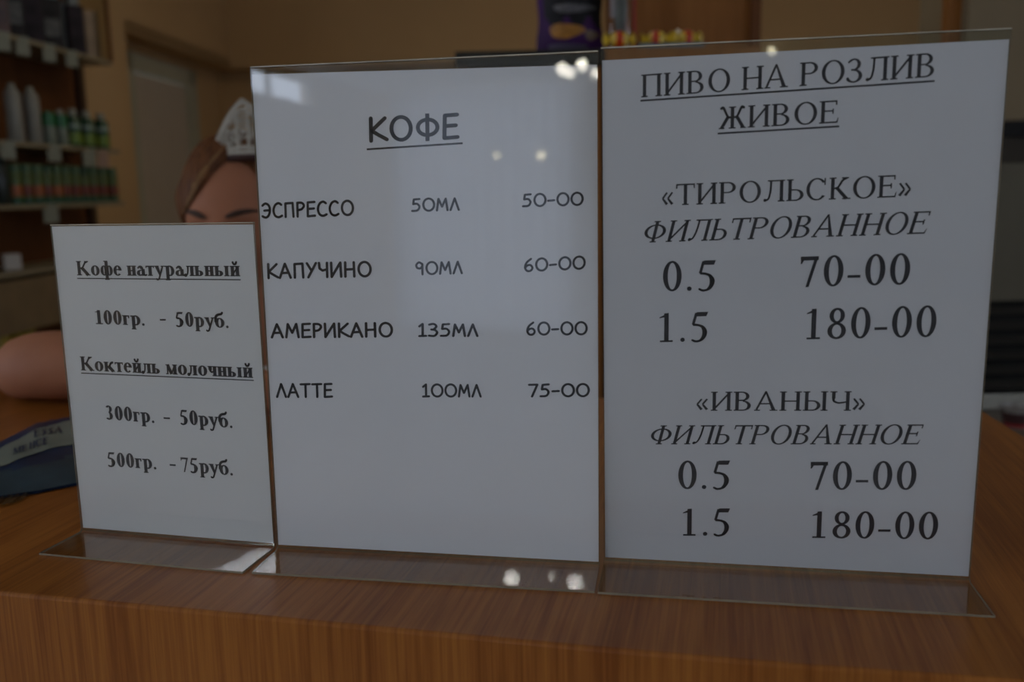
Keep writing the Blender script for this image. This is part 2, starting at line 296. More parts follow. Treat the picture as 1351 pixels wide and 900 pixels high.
def serif_glyph(ch, T, t):
    """roman face with thick stems T, hairlines t; returns (advance, polygons)"""
    low = ch.islower(); H = .69 if low else 1.0; sc = .74 if low else 1.0
    if T > .15 and not low: sc = 1.04
    sv = .075 if not low else .06
    G = []
    def stem(x, y0=0, y1=H, top=True, bot=True):
        G.append(rect(x, y0, x+T, y1))
        if bot: G.append(rect(x-sv, y0, x+T+sv, y0+t))
        if top: G.append(rect(x-sv, y1-t, x+T+sv, y1))
    def feet(x, y=0): G.append(rect(x-sv-.04, y, x+sv+.04, y+t))
    m = .1*sc
    if ch in 'Пп':
        w = .78*sc; stem(m); stem(m+w-T); G.append(rect(m, H-t*1.2, m+w, H)); return w+2*m, G
    if ch in 'ИиЙй':
        w = .78*sc; stem(m); stem(m+w-T); G.append(seg(m+T*.6, t*2, m+w-T*.6, H-t*2, t*1.5))
        if ch in 'Йй': G += curve([(m+w*.28, H+.26), (m+w*.36, H+.14), (m+w*.5, H+.1), (m+w*.64, H+.14), (m+w*.72, H+.26)], t*2)
        return w+2*m, G
    if ch in 'Нн':
        w = .78*sc; stem(m); stem(m+w-T); G.append(rect(m, H/2-t*.6, m+w, H/2+t*.6)); return w+2*m, G
    if ch in 'Вв':
        stem(m); x = m+T*.5
        G += ring(x+.22*sc, .755*H, .31*sc, .245*H, -90, 90, T, t*1.1); G += ring(x+.25*sc, .265*H, .35*sc, .265*H, -90, 90, T, t*1.1)
        for y, l in ((H-t*1.1, .22), (.51*H, .25), (.51*H-.0, .22), (0, .25)): G.append(rect(x, y, x+l*sc, y+t*1.1))
        return m+T+.66*sc, G
    if ch in 'Оо':
        r = .47*sc if not low else .33; G += ring(.05+r, H/2, r, H/2+.015, 0, 360, T*1.02, t*1.1, 36); return 2*r+.1, G
    if ch == 'А':
        w = .98; G.append(seg(.09, t, .49, .99, t*1.6)); G.append([(.45, 1.02), (.52, 1.02), (.52+.39, t), (.52+.39-T*1.15, t)])
        G.append(rect(.24, .33, .74, .33+t*1.2)); G.append(rect(.0, 0, .25, t)); G.append(rect(.66, 0, 1.0, t)); return 1.04, G
    if ch == 'Р':
        stem(m); x = m+T*.5; G += ring(x+.25, .74, .35, .26, -90, 90, T, t*1.1)
        G.append(rect(x, 1-t*1.1, x+.25, 1)); G.append(rect(x, .48, x+.25, .48+t*1.1)); return m+T+.62, G
    if ch == 'З':
        G += ring(.31, .755, .28, .255, -95, 145, T*.95, t*1.2); G += ring(.31, .27, .35, .285, -150, 92, T, t*1.2)
        G.append(rect(.2, .5, .36, .5+t*1.2)); G.append(dot(.1, .86, .045)); G.append(dot(.07, .17, .06)); return .74, G
    if ch in 'Лл':
        w = .8*sc; stem(m+w-T); G.append(rect(m+.18*sc, H-t*1.2, m+w, H))
        G += curve([(m+.27*sc, H-.01), (m+.25*sc, H*.5), (m+.17*sc, H*.16), (m+.03*sc, H*.06)], t*1.5, t*1.5); G.append(dot(m+.02*sc, H*.08, T*.5)); G.append(rect(m+.12*sc, H-t, m+.3*sc, H))
        return w+2*m, G
    if ch == 'Ж':
        c = .62; stem(c-T/2)
        for s in (-1, 1):
            G += curve([(c+s*.03, .5), (c+s*.2, .56), (c+s*.32, .82), (c+s*.4, .97), (c+s*.48, .93)], t*1.6, T*.8)
            G.append(seg(c+s*.2, .52, c+s*.47, .02, T*.95)); G.append(rect(c+s*.46-.12, 0, c+s*.46+.13, t))
        G.append(rect(c-.2, .5-t*.6, c+.2, .5+t*.6)); return 1.24, G
    if ch == 'Е':
        stem(m); x = m; e = x+.68
        G.append(rect(x, 1-t*1.2, e-.03, 1)); G.append(rect(x, .51, x+.48, .51+t*1.2)); G.append(rect(x, 0, e, t*1.2))
        G.append(rect(e-.03-t, .8, e-.03, 1)); G.append([(e-t*1.4, 0), (e, 0), (e+.04, .24), (e+.02, .24)]); G.append(rect(x+.46, .41, x+.46+t, .64)); return .86, G
    if ch in '«»':
        for k in (0, .24):
            if ch == '«': G += [seg(.26+k, .62, .06+k, .34, t*1.5), seg(.06+k, .34, .26+k, .06, t*1.5, t*2.2)]
            else: G += [seg(.06+k, .62, .26+k, .34, t*1.5), seg(.26+k, .34, .06+k, .06, t*1.5, t*2.2)]
        return .62, G
    if ch in 'Тт':
        w = .84*sc; c = .03+w/2; stem(c-T/2, top=False); G.append(rect(.03, H-t*1.3, .03+w, H)); G.append(rect(.03, H-.22*sc, .03+t, H)); G.append(rect(.03+w-t, H-.22*sc, .03+w, H)); return w+.06, G
    if ch in 'Ььы' or ch == 'Ы':
        stem(m, top=True); x = m+T*.5; G += ring(x+.24*sc, .27*H, .35*sc, .27*H, -90, 90, T, t*1.1)
        G.append(rect(x, .54*H-t*1.1, x+.24*sc, .54*H)); G.append(rect(x, 0, x+.24*sc, t*1.1)); a = m+T+.56*sc
        if ch in 'Ыы': stem(a+.04); a += T+.16
        return a, G
    if ch == 'С':
        G += ring(.5, .5, .45, .515, 38, 322, T, t*1.2, 30); G.append(rect(.87-t, .68, .87, 1.0)); return .98, G
    if ch in 'Кк':
        stem(m); x = m+T
        G += curve([(x, H*.5), (x+.16*sc, H*.56), (x+.34*sc, H*.86), (x+.5*sc, H*.95)], t*1.6, t*1.8 if not low else T*.7)
        G.append(seg(x+.1*sc, .53*H, x+.53*sc, .02, T*1.0)); G.append(rect(x+.34*sc, 0, x+.7*sc, t))
        if not low: G.append(rect(x+.3*sc, H-t, x+.6*sc, H))
        return m+T+.72*sc, G
    if ch == 'Ф':
        c = .56; stem(c-T/2); G += ring(c, .5, .5, .34, 0, 360, T, t*1.1, 32); return 1.12, G
    if ch in 'Чч':
        w = .74*sc; stem(m+w-T); stem(m, H*.62, H, bot=False)
        G += curve([(m+T/2, H*.66), (m+T*.6, H*.5), (m+.3*sc, H*.4), (m+w-T, H*.45)], T*.8, t*1.3); return w+2*m, G
    if ch in 'Мм':
        w = .98*sc; stem(m+w-T); G.append(seg(m+t, 0, m+t, H, t*1.5)); G.append(rect(m-sv, 0, m+sv+t, t)); G.append(rect(m-sv, H-t, m+T*.8, H))
        G.append(seg(m+T*.4, H-.01, m+w*.47, .02, T*.95)); G.append(seg(m+w*.47, .02, m+w-T*.5, H-.02, t*1.4)); return w+2*m, G
    if ch == 'г':
        stem(.08); G.append(rect(.08, H-t*1.3, .52, H)); G.append(rect(.52-t*1.3, H-.2, .52, H)); return .58, G
    if ch == 'е':
        G += ring(.34, H/2, .31, H/2+.015, 0, 318, T*.98, t*1.2, 28); G.append(rect(.12, .37, .63, .37+t*1.2)); return .68, G
    if ch == 'а':
        stem(.4, 0, .46, top=False, bot=False); G += ring(.32, .44, .225, .26, 0, 150, T*.95, t*1.6); G += ring(.27, .19, .23, .2, 60, 300, T, t*1.3)
        G.append(rect(.28, .38-.03, .45, .38+t*.4)); G.append(rect(.3, .0, .44, t*1.4)); G += curve([(.4+T*.6, .12), (.44+T, .03), (.52+T, .08)], t*2, t*1.2); G.append(dot(.16, .54, .065)); return .7, G
    if ch == 'у':
        G.append([(.03, H), (.03+T*1.2, H), (.36+T*.4, .1), (.34, .0)]); G += curve([(.62, H-.02), (.38, .02), (.28, -.22), (.16, -.26)], t*1.7); G.append(dot(.13, -.22, .065))
        G.append(rect(0, H-t, .34, H)); G.append(rect(.48, H-t, .76, H)); return .74, G
    if ch == 'р':
        stem(.12, -.3, H, top=False); G.append(rect(.03, H-t*1.3, .12, H)); G += ring(.4, H/2, .33, H/2+.015, -125, 125, T, t*1.3, 26); return .78, G
    if ch == 'б':
        G += ring(.38, .33, .33, .345, 0, 360, T, t*1.2, 30); G += curve([(.1, .36), (.12, .72), (.28, .88), (.52, .93), (.6, 1.03)], T*.8, t*2.2); return .76, G
    if ch == 'ф':
        c = .5; stem(c-T/2, -.3, 1.02, top=False); G.append(rect(c-T/2-.07, 1.02-t, c, 1.02))
        G += ring(.3, H/2, .26, H/2+.01, 0, 360, T*.95, t*1.2, 26); G += ring(.7, H/2, .26, H/2+.01, 0, 360, T*.95, t*1.2, 26); return 1.0, G
    if ch == '0': G += ring(.36, .505, .3, .515, 0, 360, T*1.05, t*1.2, 34); return .72, G
    if ch == '1':
        G.append(rect(.3, 0, .3+T, 1.0)); G.append(rect(.16, 0, .44+T, t*1.1)); G.append([(.14, .86), (.15, .83), (.3, .86), (.3+T, 1.02)]); return .72, G
    if ch == '5':
        G.append([(.2, .86), (.56, .86), (.62, 1.01), (.25, 1.01)]); G.append(seg(.235, .98, .13, .58, t*1.6))
        G += curve([(.13, .58), (.34, .55), (.52, .42), (.55, .26), (.44, .07), (.24, .0), (.11, .05)], T*.55, T*.5); G += ring(.3, .3, .29, .29, -70, 75, T*1.05, t); return .72, G
    if ch == '7':
        G.append(rect(.08, .87, .63, 1.0)); G.append([(.08, .76), (.12, .76), (.2, .9), (.1, .95)]); G.append([(.5, .9), (.63, 1), (.35, -.01), (.25, -.01)]); return .72, G
    if ch == '8':
        G += ring(.36, .76, .24, .255, 0, 360, T*.9, t*1.3, 28); G += ring(.36, .26, .29, .275, 0, 360, T*.98, t*1.3, 30); return .72, G
    if ch == '3':
        G += ring(.32, .76, .25, .25, -80, 150, T*.9, t*1.3); G += ring(.3, .28, .3, .29, -140, 90, T, t*1.3); return .72, G
    if ch == '.': G.append(dot(.17, .07, .075 if T < .15 else .095)); return .36, G
    if ch == '-': G.append(rect(.05, .26, .44, .26+.09 if T < .15 else .38)); return .5, G
    return .38, G     # space

def marker_glyph(ch, w):
    """rounded felt-pen capitals of one stroke width"""
    S = {
     'К': (.75, [[(.1, 1), (.08, 0)], [(.68, .98), (.12, .45)], [(.12, .45), (.4, .25), (.74, .04)]]),
     'О': (1.0, 'o'), 'Ф': (1.0, 'f'),
     'Е': (.68, [[(.62, 1), (.12, .98), (.08, 0), (.62, .03)], [(.1, .52), (.56, .54)]]),
     'Э': (.72, [[(.08, .86), (.3, 1), (.55, .86), (.62, .5), (.5, .14), (.28, 0), (.05, .1)], [(.2, .5), (.6, .52)]]),
     'С': (.78, [[(.68, .88), (.48, 1), (.22, .86), (.08, .5), (.18, .13), (.44, 0), (.7, .1)]]),
     'П': (.8, [[(.1, 0), (.12, .96), (.66, .98), (.68, 0)]]),
     'Р': (.68, [[(.1, 0), (.12, .98)], [(.12, .98), (.45, .96), (.6, .76), (.42, .52), (.12, .46)]]),
     'А': (.88, [[(.03, 0), (.42, 1), (.78, 0)], [(.2, .34), (.66, .36)]]),
     'У': (.74, [[(.08, 1), (.38, .46)], [(.7, 1), (.36, .4), (.14, 0)]]),
     'Ч': (.72, [[(.08, 1), (.1, .62), (.3, .46), (.6, .54)], [(.62, 1), (.6, 0)]]),
     'И': (.86, [[(.1, 1), (.1, 0), (.72, 1), (.74, 0)]]),
     'Н': (.8, [[(.1, 1), (.08, 0)], [(.68, 1), (.68, 0)], [(.1, .5), (.68, .52)]]),
     'М': (1.0, [[(.06, 0), (.2, 1), (.48, .34), (.78, 1), (.9, 0)]]),
     'Л': (.78, [[(.04, 0), (.4, 1), (.72, 0)]]),
     'Т': (.78, [[(.04, .97), (.72, .99)], [(.4, .97), (.38, 0)]]),
     'м': (.98, [[(.06, 0), (.2, .95), (.46, .3), (.76, .95), (.88, 0)]]),
     'л': (.74, [[(.04, 0), (.38, .95), (.68, 0)]]),
     '0': (.98, 'z'),
     '1': (.62, [[(.1, .8), (.34, 1), (.32, .02)], [(.08, .0), (.56, .02)]]),
     '3': (.74, [[(.1, .94), (.42, 1), (.6, .8), (.4, .55), (.24, .54)], [(.24, .54), (.5, .5), (.64, .28), (.44, .02), (.06, .04)]]),
     '5': (.8, [[(.68, .99), (.24, .96), (.18, .58)], [(.18, .58), (.48, .6), (.66, .36), (.5, .06), (.08, .02)]]),
     '6': (.78, [[(.56, 1), (.22, .7), (.1, .3), (.26, .02), (.54, .04), (.66, .28), (.5, .5), (.26, .46), (.12, .3)]]),
     '7': (.72, [[(.06, .97), (.66, .98), (.26, 0)]]),
     '9': (.72, [[(.56, .84), (.32, 1), (.1, .8), (.16, .56), (.4, .5), (.56, .7), (.56, .84), (.56, 0)]]),
     '-': (.6, [[(.06, .42), (.52, .44)]]),
    }
    adv, st = S.get(ch, (.4, [])); G = []
    if st in ('o', 'z', 'f'):
        rx = .4 if st != 'z' else .42
        G += ring(.5, .5, rx+w/2, (.5 if st != 'f' else .34)+w/2, 0, 360, w, w, 26)
        if st == 'f': G += [seg(.5, 1.1, .48, -.1, w)]
        return adv, G
    for s in st:
        for p in s: G.append(dot(*p, w/2, 8))
        if len(s) > 4 and ch not in 'ИМмПЕ': G += curve(s, w)
        else:
            for a, b in zip(s, s[1:]): G.append(seg(*a, *b, w))
    return adv, G

def layout(txt, style):
    """polygons of a line of text; x runs 0..1 over the ink, y in cap heights"""
    x = 0; out = []
    for ch in txt:
        if style == 'm': adv, g = marker_glyph(ch, .175 if txt != 'КОФЕ' else .165)
        elif style == 'b': adv, g = serif_glyph(ch, .235, .07)
        else: adv, g = serif_glyph(ch, .148, .056)
        gap = .09 if style == 'm' else (-.02 if style == 'b' else .02)
        out += [[(px+x, py) for px, py in p] for p in g]; x += adv+gap
    if style == 'i': out = [[(px+py*.25, py) for px, py in p] for p in out]
    xs = [px for p in out for px, py in p]; a, b = min(xs), max(xs)
    return [[((px-a)/(b-a), py) for px, py in p] for p in out]

STANDS = {'L': (-.30089, .60313, -.24995, .00036, .041, .99707), 'M': (-.15546, .56358, -.17443, .02031, .03794, .99982), 'R': (.05445, .53311, -.18448, -.02757, .04513, 1.00019)}
PAPERS = {'L': [(.0003, .0006), (.1468, .0006), (.1478, .2090), (-.0003, .2092)], 'M': [(.0005, .0010), (.2090, .0002), (.2090, .2953), (.0004, .2982)], 'R': [(.0006, .0008), (.2098, .0008), (.2098, .2976), (.0004, .2963)]}
SIZE = {'L': (-.0004, .1479, .2096), 'M': (-.0001, .2096, .3020), 'R': (-.0001, .2103, .3024)}
LABEL = {'L': 'smallest of the three clear menu stands, at the left, bold coffee and milkshake prices', 'M': 'middle clear menu stand, КОФЕ price sheet in handwriting-style letters', 'R': 'right-hand clear menu stand, large draught beer price sheet headed ПИВО НА РОЗЛИВ'}
LINES = [
  ('M', 'КОФЕ', 'm', 0.07281, 0.25674, 0.12830, 0.25716, 0.01325),
  ('M', 'ЭСПРЕССО', 'm', 0.00155, 0.21233, 0.06167, 0.21322, 0.00856),
  ('M', '50мл', 'm', 0.09729, 0.21480, 0.12737, 0.21517, 0.00719),
  ('M', '50-00', 'm', 0.16467, 0.21647, 0.20107, 0.21690, 0.00702),
  ('M', 'КАПУЧИНО', 'm', 0.00319, 0.17494, 0.07135, 0.17596, 0.00874),
  ('M', '90мл', 'm', 0.09877, 0.17678, 0.12828, 0.17752, 0.00733),
  ('M', '60-00', 'm', 0.16537, 0.17844, 0.20208, 0.17995, 0.00717),
  ('M', 'АМЕРИКАНО', 'm', 0.00317, 0.13753, 0.08350, 0.13882, 0.00843),
  ('M', '135мл', 'm', 0.09921, 0.13918, 0.13700, 0.13947, 0.00748),
  ('M', '60-00', 'm', 0.16618, 0.14051, 0.20306, 0.14101, 0.00732),
  ('M', 'ЛАТТЕ', 'm', 0.00453, 0.09938, 0.04285, 0.10013, 0.00835),
  ('M', '100мл', 'm', 0.10045, 0.10148, 0.13815, 0.10220, 0.00762),
  ('M', '75-00', 'm', 0.16675, 0.10276, 0.20416, 0.10371, 0.00746),
  ('R', 'ПИВО НА РОЗЛИВ', 's', 0.02202, 0.27554, 0.17428, 0.28042, 0.01221),
  ('R', 'ЖИВОЕ', 's', 0.06447, 0.25692, 0.12741, 0.25843, 0.01180),
  ('R', '«ТИРОЛЬСКОЕ»', 's', 0.03377, 0.21554, 0.16631, 0.21828, 0.01187),
  ('R', 'ФИЛЬТРОВАННОЕ', 'i', 0.02404, 0.19481, 0.17716, 0.19833, 0.01210),
  ('R', '0.5', 's', 0.03465, 0.16671, 0.06426, 0.16729, 0.01711),
  ('R', '70-00', 's', 0.11051, 0.16913, 0.16827, 0.17057, 0.01706),
  ('R', '1.5', 's', 0.03279, 0.13671, 0.06049, 0.13763, 0.01705),
  ('R', '180-00', 's', 0.11475, 0.13924, 0.18349, 0.14138, 0.01741),
  ('R', '«ИВАНЫЧ»', 's', 0.05451, 0.09590, 0.14841, 0.09823, 0.01148),
  ('R', 'ФИЛЬТРОВАННОЕ', 'i', 0.02823, 0.07443, 0.18047, 0.07929, 0.01176),
  ('R', '0.5', 's', 0.04450, 0.04706, 0.07454, 0.04831, 0.01751),
  ('R', '70-00', 's', 0.12011, 0.04974, 0.17812, 0.05216, 0.01704),
  ('R', '1.5', 's', 0.04737, 0.01739, 0.07513, 0.01883, 0.01718),
  ('R', '180-00', 's', 0.12221, 0.01990, 0.19156, 0.02265, 0.01654),
  ('L', 'Кофе натуральный', 'b', 0.01588, 0.17684, 0.13609, 0.17664, 0.00949),
  ('L', '100гр.', 'b', 0.02663, 0.14450, 0.06398, 0.14411, 0.00937),
  ('L', '-', 'b', 0.07555, 0.14515, 0.08004, 0.14522, 0.00918),
  ('L', '50руб.', 'b', 0.08724, 0.14400, 0.12534, 0.14363, 0.00940),
  ('L', 'Коктейль молочный', 'b', 0.01160, 0.11271, 0.14021, 0.11153, 0.00960),
  ('L', '300гр.', 'b', 0.02765, 0.07940, 0.06491, 0.07863, 0.00973),
  ('L', '-', 'b', 0.07214, 0.07920, 0.07699, 0.07916, 0.00956),
  ('L', '50руб.', 'b', 0.08451, 0.07867, 0.12293, 0.07779, 0.00977),
  ('L', '500гр.', 'b', 0.02559, 0.04650, 0.06332, 0.04647, 0.00992),
  ('L', '-', 'b', 0.07373, 0.04701, 0.07833, 0.04702, 0.00974),
  ('L', '75руб.', 'b', 0.08241, 0.04594, 0.12068, 0.04559, 0.00997),
]
UNDER = [
  ('M', 0.07110, 0.25194, 0.13000, 0.25388),
  ('R', 0.02164, 0.27379, 0.17490, 0.27824),
  ('R', 0.06398, 0.25465, 0.12800, 0.25650),
  ('L', 0.01565, 0.17484, 0.13619, 0.17449),
  ('L', 0.01139, 0.11083, 0.14063, 0.10992),
]
for k, (x, y, yaw, lean, bd, s_) in STANDS.items():
    t = thing('menu_stand', LABEL[k], 'menu stand', (x, y, 0), yaw, 'clear acrylic menu stands')
    sl, cs = math.sin(lean), math.cos(lean); z0 = .003
    def P3(u, v, off):       # off < 0: towards the reader
        return (u*s_, v*s_*sl+off*cs, z0+v*s_*cs-off*sl)
    a, b, H = SIZE[k]
    def slab(m, u0, u1, v0, v1, o0, o1):
        vs = [P3(u, v, o) for v in (v0, v1) for u, o in ((u0, o0), (u1, o0), (u1, o1), (u0, o1))]
        m.add(vs, [(0, 1, 5, 4), (2, 3, 7, 6)], 0); m.add(vs, [(3, 2, 1, 0), (4, 5, 6, 7), (1, 2, 6, 5), (3, 0, 4, 7)], 1)
    m = MB(); slab(m, a, b, -.001, H, -.0012, -.0004); m.build('front_panel', [ACR, ACE], t)
    m = MB(); slab(m, a, b, -.001, H, .0003, .0011); m.build('back_panel', [ACR, ACE], t)
    m = MB(); slab(m, a, b, H+.0001, H+.0008, -.0012, .0011); m.build('top_fold', ACT, t)
    # foot: a flat plate on the counter, its back edge bent up into the front panel
    pr = [(-bd, .0003), (-bd, .0016)]; pr += [(-.0038, .0016), (-.0024, .0021), (-.0013, .0033)]; pr += [(-.0004, .0018), (-.0014, .0007), (-.003, .0003)]
    m = MB(); n = len(pr); vs = [(u*s_, q, z) for u in (a, b) for q, z in pr]
    m.add(vs, [(i, (i+1) % n, n+(i+1) % n, n+i) for i in range(n) if i != 0]); m.add(vs, [(0, 1, n+1, n), list(range(n))[::-1], list(range(n, 2*n))], 1)
    m.build('foot_plate', [ACRF, ACE], t)
    # the sheet of paper, a little wavy
    q = PAPERS[k]; m = MB(); nu, nv = 10, 14; front = []; back = []
    for j in range(nv+1):
        for i in range(nu+1):
            fu, fv = i/nu, j/nv
            u = (q[0][0]*(1-fu)+q[1][0]*fu)*(1-fv)+(q[3][0]*(1-fu)+q[2][0]*fu)*fv; v = (q[0][1]*(1-fu)+q[1][1]*fu)*(1-fv)+(q[3][1]*(1-fu)+q[2][1]*fu)*fv
            front.append(P3(u, v, -.0001)); back.append(P3(u, v, .0001))
    W_ = nu+1; NV = len(front); fs = []
    for j in range(nv):
        for i in range(nu): c = j*W_+i; fs.append((c, c+1, c+1+W_, c+W_)); fs.append((NV+c+W_, NV+c+1+W_, NV+c+1, NV+c))
    ring_ = [i for i in range(nu)]+[nu+j*W_ for j in range(nv)]+[nv*W_+i for i in range(nu, 0, -1)]+[j*W_ for j in range(nv, 0, -1)]
    fs += [(ring_[(i+1) % len(ring_)], ring_[i], NV+ring_[i], NV+ring_[(i+1) % len(ring_)]) for i in range(len(ring_))]
    m.add(front+back, fs); pp = m.build('paper_sheet', {'L': PAPERL, 'M': PAPER, 'R': PAPERR}[k], t)
    for kk, txt, st, ua, va, ub, vb, h in LINES:
        if kk != k: continue
        m = MB()
        for poly in layout(txt, st):
            pts = [P3(ua+(ub-ua)*px, va+(vb-va)*px+py*h, -.00028) for px, py in poly]
            m.add(pts, [list(range(len(pts)))])
        o = m.build('printed_line', INK, pp)
    for kk, ua, va, ub, vb in UNDER:
        if kk != k: continue
        th = .0011 if k == 'M' else (.00095 if k == 'R' else .0007)
        m = MB(); m.add([P3(ua, va-th/2, -.00028), P3(ub, vb-th/2, -.00028), P3(ub, vb+th/2, -.00028), P3(ua, va+th/2, -.00028)], [(0, 1, 2, 3)]); m.build('underline', INK, pp)

# ================================================================== sachet on the counter
BLU = mat('blue_foil', (.004, .021, .066), .45, var=.5, scale=25, spec=.3); BLK = mat('sky_blue_print', (.022, .052, .075), .45, var=.4, scale=30, spec=.3); PALE = mat('pale_green_print', (.15, .19, .17), .5, var=.12, scale=40)
front = [on(-60, 668), on(0, 659), on(50, 652), on(104, 641)]; back = [on(-60, 612), on(0, 588), on(50, 562), on(104, 551)]
pk = thing('sachet', 'dark blue foil sachet with a pale lettered band lying left of the small stand', 'packet', (front[1].x, front[1].y, 0))
O = Vector((front[1].x, front[1].y, 0))
def lerp4(P, t):
    x = t*3; i = min(2, int(x)); return P[i].lerp(P[i+1], x-i)
def sac(u, v, e=0):
    p = lerp4(front, u).lerp(lerp4(back, u), v); hgt = .003+.008*(max(0, math.sin(PI*min(1, max(0, v))**1.25))**.7)*(1-.25*abs(2*u-1)**3)+.0005*math.sin(u*21+v*9)*math.sin(PI*v)
    return Vector((p.x, p.y, hgt+e))-O
m = MB(); nu, nv = 36, 24; vs = [sac(i/nu, j/nv) for j in range(nv+1) for i in range(nu+1)]; n0 = len(vs); vs += [Vector((p.x, p.y, .0006)) for p in vs]
fs = []; mi = []
m.v = [tuple(p) for p in vs]
for j in range(nv):
    for i in range(nu):
        c = j*(nu+1)+i; v = (j+.5)/nv; uu = (i+.5)/nu
        m.f.append([c, c+1, c+nu+2, c+nu+1]); m.m.append(1 if v < .27+.03*math.sin(uu*7) else 0)
        m.f.append([n0+c+nu+1, n0+c+nu+2, n0+c+1, n0+c]); m.m.append(0)
rr = [i for i in range(nu)]+[nu+j*(nu+1) for j in range(nv)]+[nv*(nu+1)+i for i in range(nu, 0, -1)]+[j*(nu+1) for j in range(nv, 0, -1)]
for i in range(len(rr)): m.f.append([rr[(i+1) % len(rr)], rr[i], n0+rr[i], n0+rr[(i+1) % len(rr)]]); m.m.append(0)
m.build('pouch', [BLU, BLK], pk, True)
m = MB()
ub = lambda u: .30+.12*u; ut = lambda u: .58+.26*u
N_ = 26; us = [.30+.68*i/N_ for i in range(N_+1)]; vs = []; 
for r_ in range(7):
    for u in us:
        f = r_/6; taper = min(1, (u-.28)/.08)**.5; mid = (ub(u)+ut(u))/2; vs.append(sac(u, mid+(ub(u)+(ut(u)-ub(u))*f-mid)*taper, .0007))
m.add(vs, [(r_*(N_+1)+i, r_*(N_+1)+i+1, (r_+1)*(N_+1)+i+1, (r_+1)*(N_+1)+i) for r_ in range(6) for i in range(N_)]); m.build('pale_band', PALE, pk, True)
for txt, u0_, u1_, v0_, hh in (('ESSA', .64, .88, .60, .10), ('ME', .46, .58, .44, .08), ('HCE', .60, .76, .45, .08)):
    m = MB()
    for poly in layout(txt.translate(str.maketrans('ESAMHC', 'ЕSАМНС')).replace('S', '5'), 'b'):
        m.add([sac(u0_+(u1_-u0_)*x, v0_+hh*y*1.2, .0014) for x, y in poly], [list(range(len(poly)))])
    m.build('blue_lettering', BLU, pk)
m = MB(); N_ = 24; vs = []
for r_ in range(3):
    for i in range(N_+1):
        p = lerp4(front, .0+.62*i/N_)-O; z = .0012+.002*abs(math.sin(i*1.9+r_*1.3)); vs.append((p.x+.0, p.y-.012*r_, z))
m.add(vs, [(r_*(N_+1)+i, r_*(N_+1)+i+1, (r_+1)*(N_+1)+i+1, (r_+1)*(N_+1)+i) for r_ in range(2) for i in range(N_)]); o = m.build('clear_seal', clear('crinkled_film', (.75, .78, .72), .12), pk); so = o.modifiers.new('thick', 'SOLIDIFY'); so.thickness = .0003

# ================================================================== shelving on the left wall
def fx(y): return -1.448+.075*(y-3.42)                         # front line of the shelves
SH = thing('shelving_unit', 'brown wooden wall shelving with price tags behind the bar', 'shelves', (fx(2.3)-.2, 2.3, ZF))
def shp(poly, z0, z1, name, mt, parent=SH):
    L0 = Vector((fx(2.3)-.2, 2.3)); m = MB(); m.prism([(x-L0.x, y-L0.y) for x, y in poly], z0-ZF, z1-ZF); return m.build(name, mt, parent)
def strip(y0, y1, o0, o1): return [(fx(y0)-o0, y0), (fx(y1)-o0, y1), (fx(y1)-o1, y1), (fx(y0)-o1, y0)]
SHELF = mat('shelf_edge', (.22, .19, .12), .4, var=.1)
shp(strip(2.2, 3.58, .192, .202), ZF, 1.15, 'back_board', OAKD)
shp(strip(3.54, 3.58, .17, .192), -.55, 1.15, 'upright', mat('dark_upright', (.035, .014, .006), .5))
for z in (.722, .405, .215, .014): shp(strip(2.2, 3.46, .0, .19), z-.014, z, 'shelf', SHELF)
shp(strip(2.2, 3.46, .004, .19), -.17, -.012, 'drawer_front', mat('drawer_board', (.17, .12, .06), .5, var=.15))
shp(strip(2.2, 3.46, .0, .19), -.30, -.28, 'shelf', SHELF)
shp(strip(2.2, 3.46, .03, .19), ZF, -.55, 'base_cabinet', OAKD)
shp(strip(3.452, 3.46, .0, .19), .7225, 1.1, 'end_panel', clear('end_glass', (.80, .78, .70), .05)); shp(strip(3.448, 3.462, -.004, .004), .7225, 1.1, 'end_post', OAKD)
def yon(px, off=0.0, z=.22):                                # where a pixel column meets the shelf front line
    k = at(px, 265-(z-.229)*390, 1).x; return (-1.448-off-.075*3.42)/(k-.075)
def tagp(px, z, wd=.045, h=.05, mt=TAG):
    y = yon(px, -.004, z); L0 = Vector((fx(2.3)-.2, 2.3)); x = fx(y)+.004
    m = MB(); M = Matrix.Translation((x-L0.x, y-L0.y, z-ZF)) @ Matrix.Rotation(math.atan2(1, .09)-.5, 4, 'Z'); m.box(-wd/2, wd/2, -.001, .001, -h, 0, M); return m.build('price_tag', mt, SH)
for px in (6, 31, 65, 94): tagp(px, .723, .042, .056)
for px in (10, 71): tagp(px, .405, .045, .055)
tagp(117, .398, .05, .06); tagp(135, .397, .04, .06, mat('pink_tag', (.30, .20, .15), .6)); tagp(66, .213, .05, .06); 
def shelf_pt(px, off, z):
    y = yon(px, off, z); return (fx(y)-off, y, z)
# white spray bottles and green bottles on the middle shelf
def bottle(name, label, cat, px, off, z, prof, bm_, capprof, cm, lab=None, group=None):
    t = thing(name, label, cat, shelf_pt(px, off, z), random.random()*.6, group)
    m = MB(); m.lathe(prof, 20); m.build('body', bm_, t, True)
    m = MB(); m.lathe(capprof, 16); m.build('cap', cm, t, True)
    for (r, a, b, mt) in (lab or []):
        m = MB(); m.lathe([(r, a), (r, b)], 20); m.build('label_band', mt, t, True)
    return t
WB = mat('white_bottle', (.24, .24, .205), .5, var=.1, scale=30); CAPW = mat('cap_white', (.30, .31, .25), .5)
GRN = mat('green_plastic', (.02, .16, .05), .3, var=.2); DG = mat('dark_green', (.01, .06, .025), .3, var=.2); LIME = mat('lime_print', (.15, .24, .03), .4, var=.3, scale=60); PBAND = mat('pale_band_print', (.28, .38, .32), .4)
GBODY = mat('grey_green_body', (.20, .24, .19), .4)
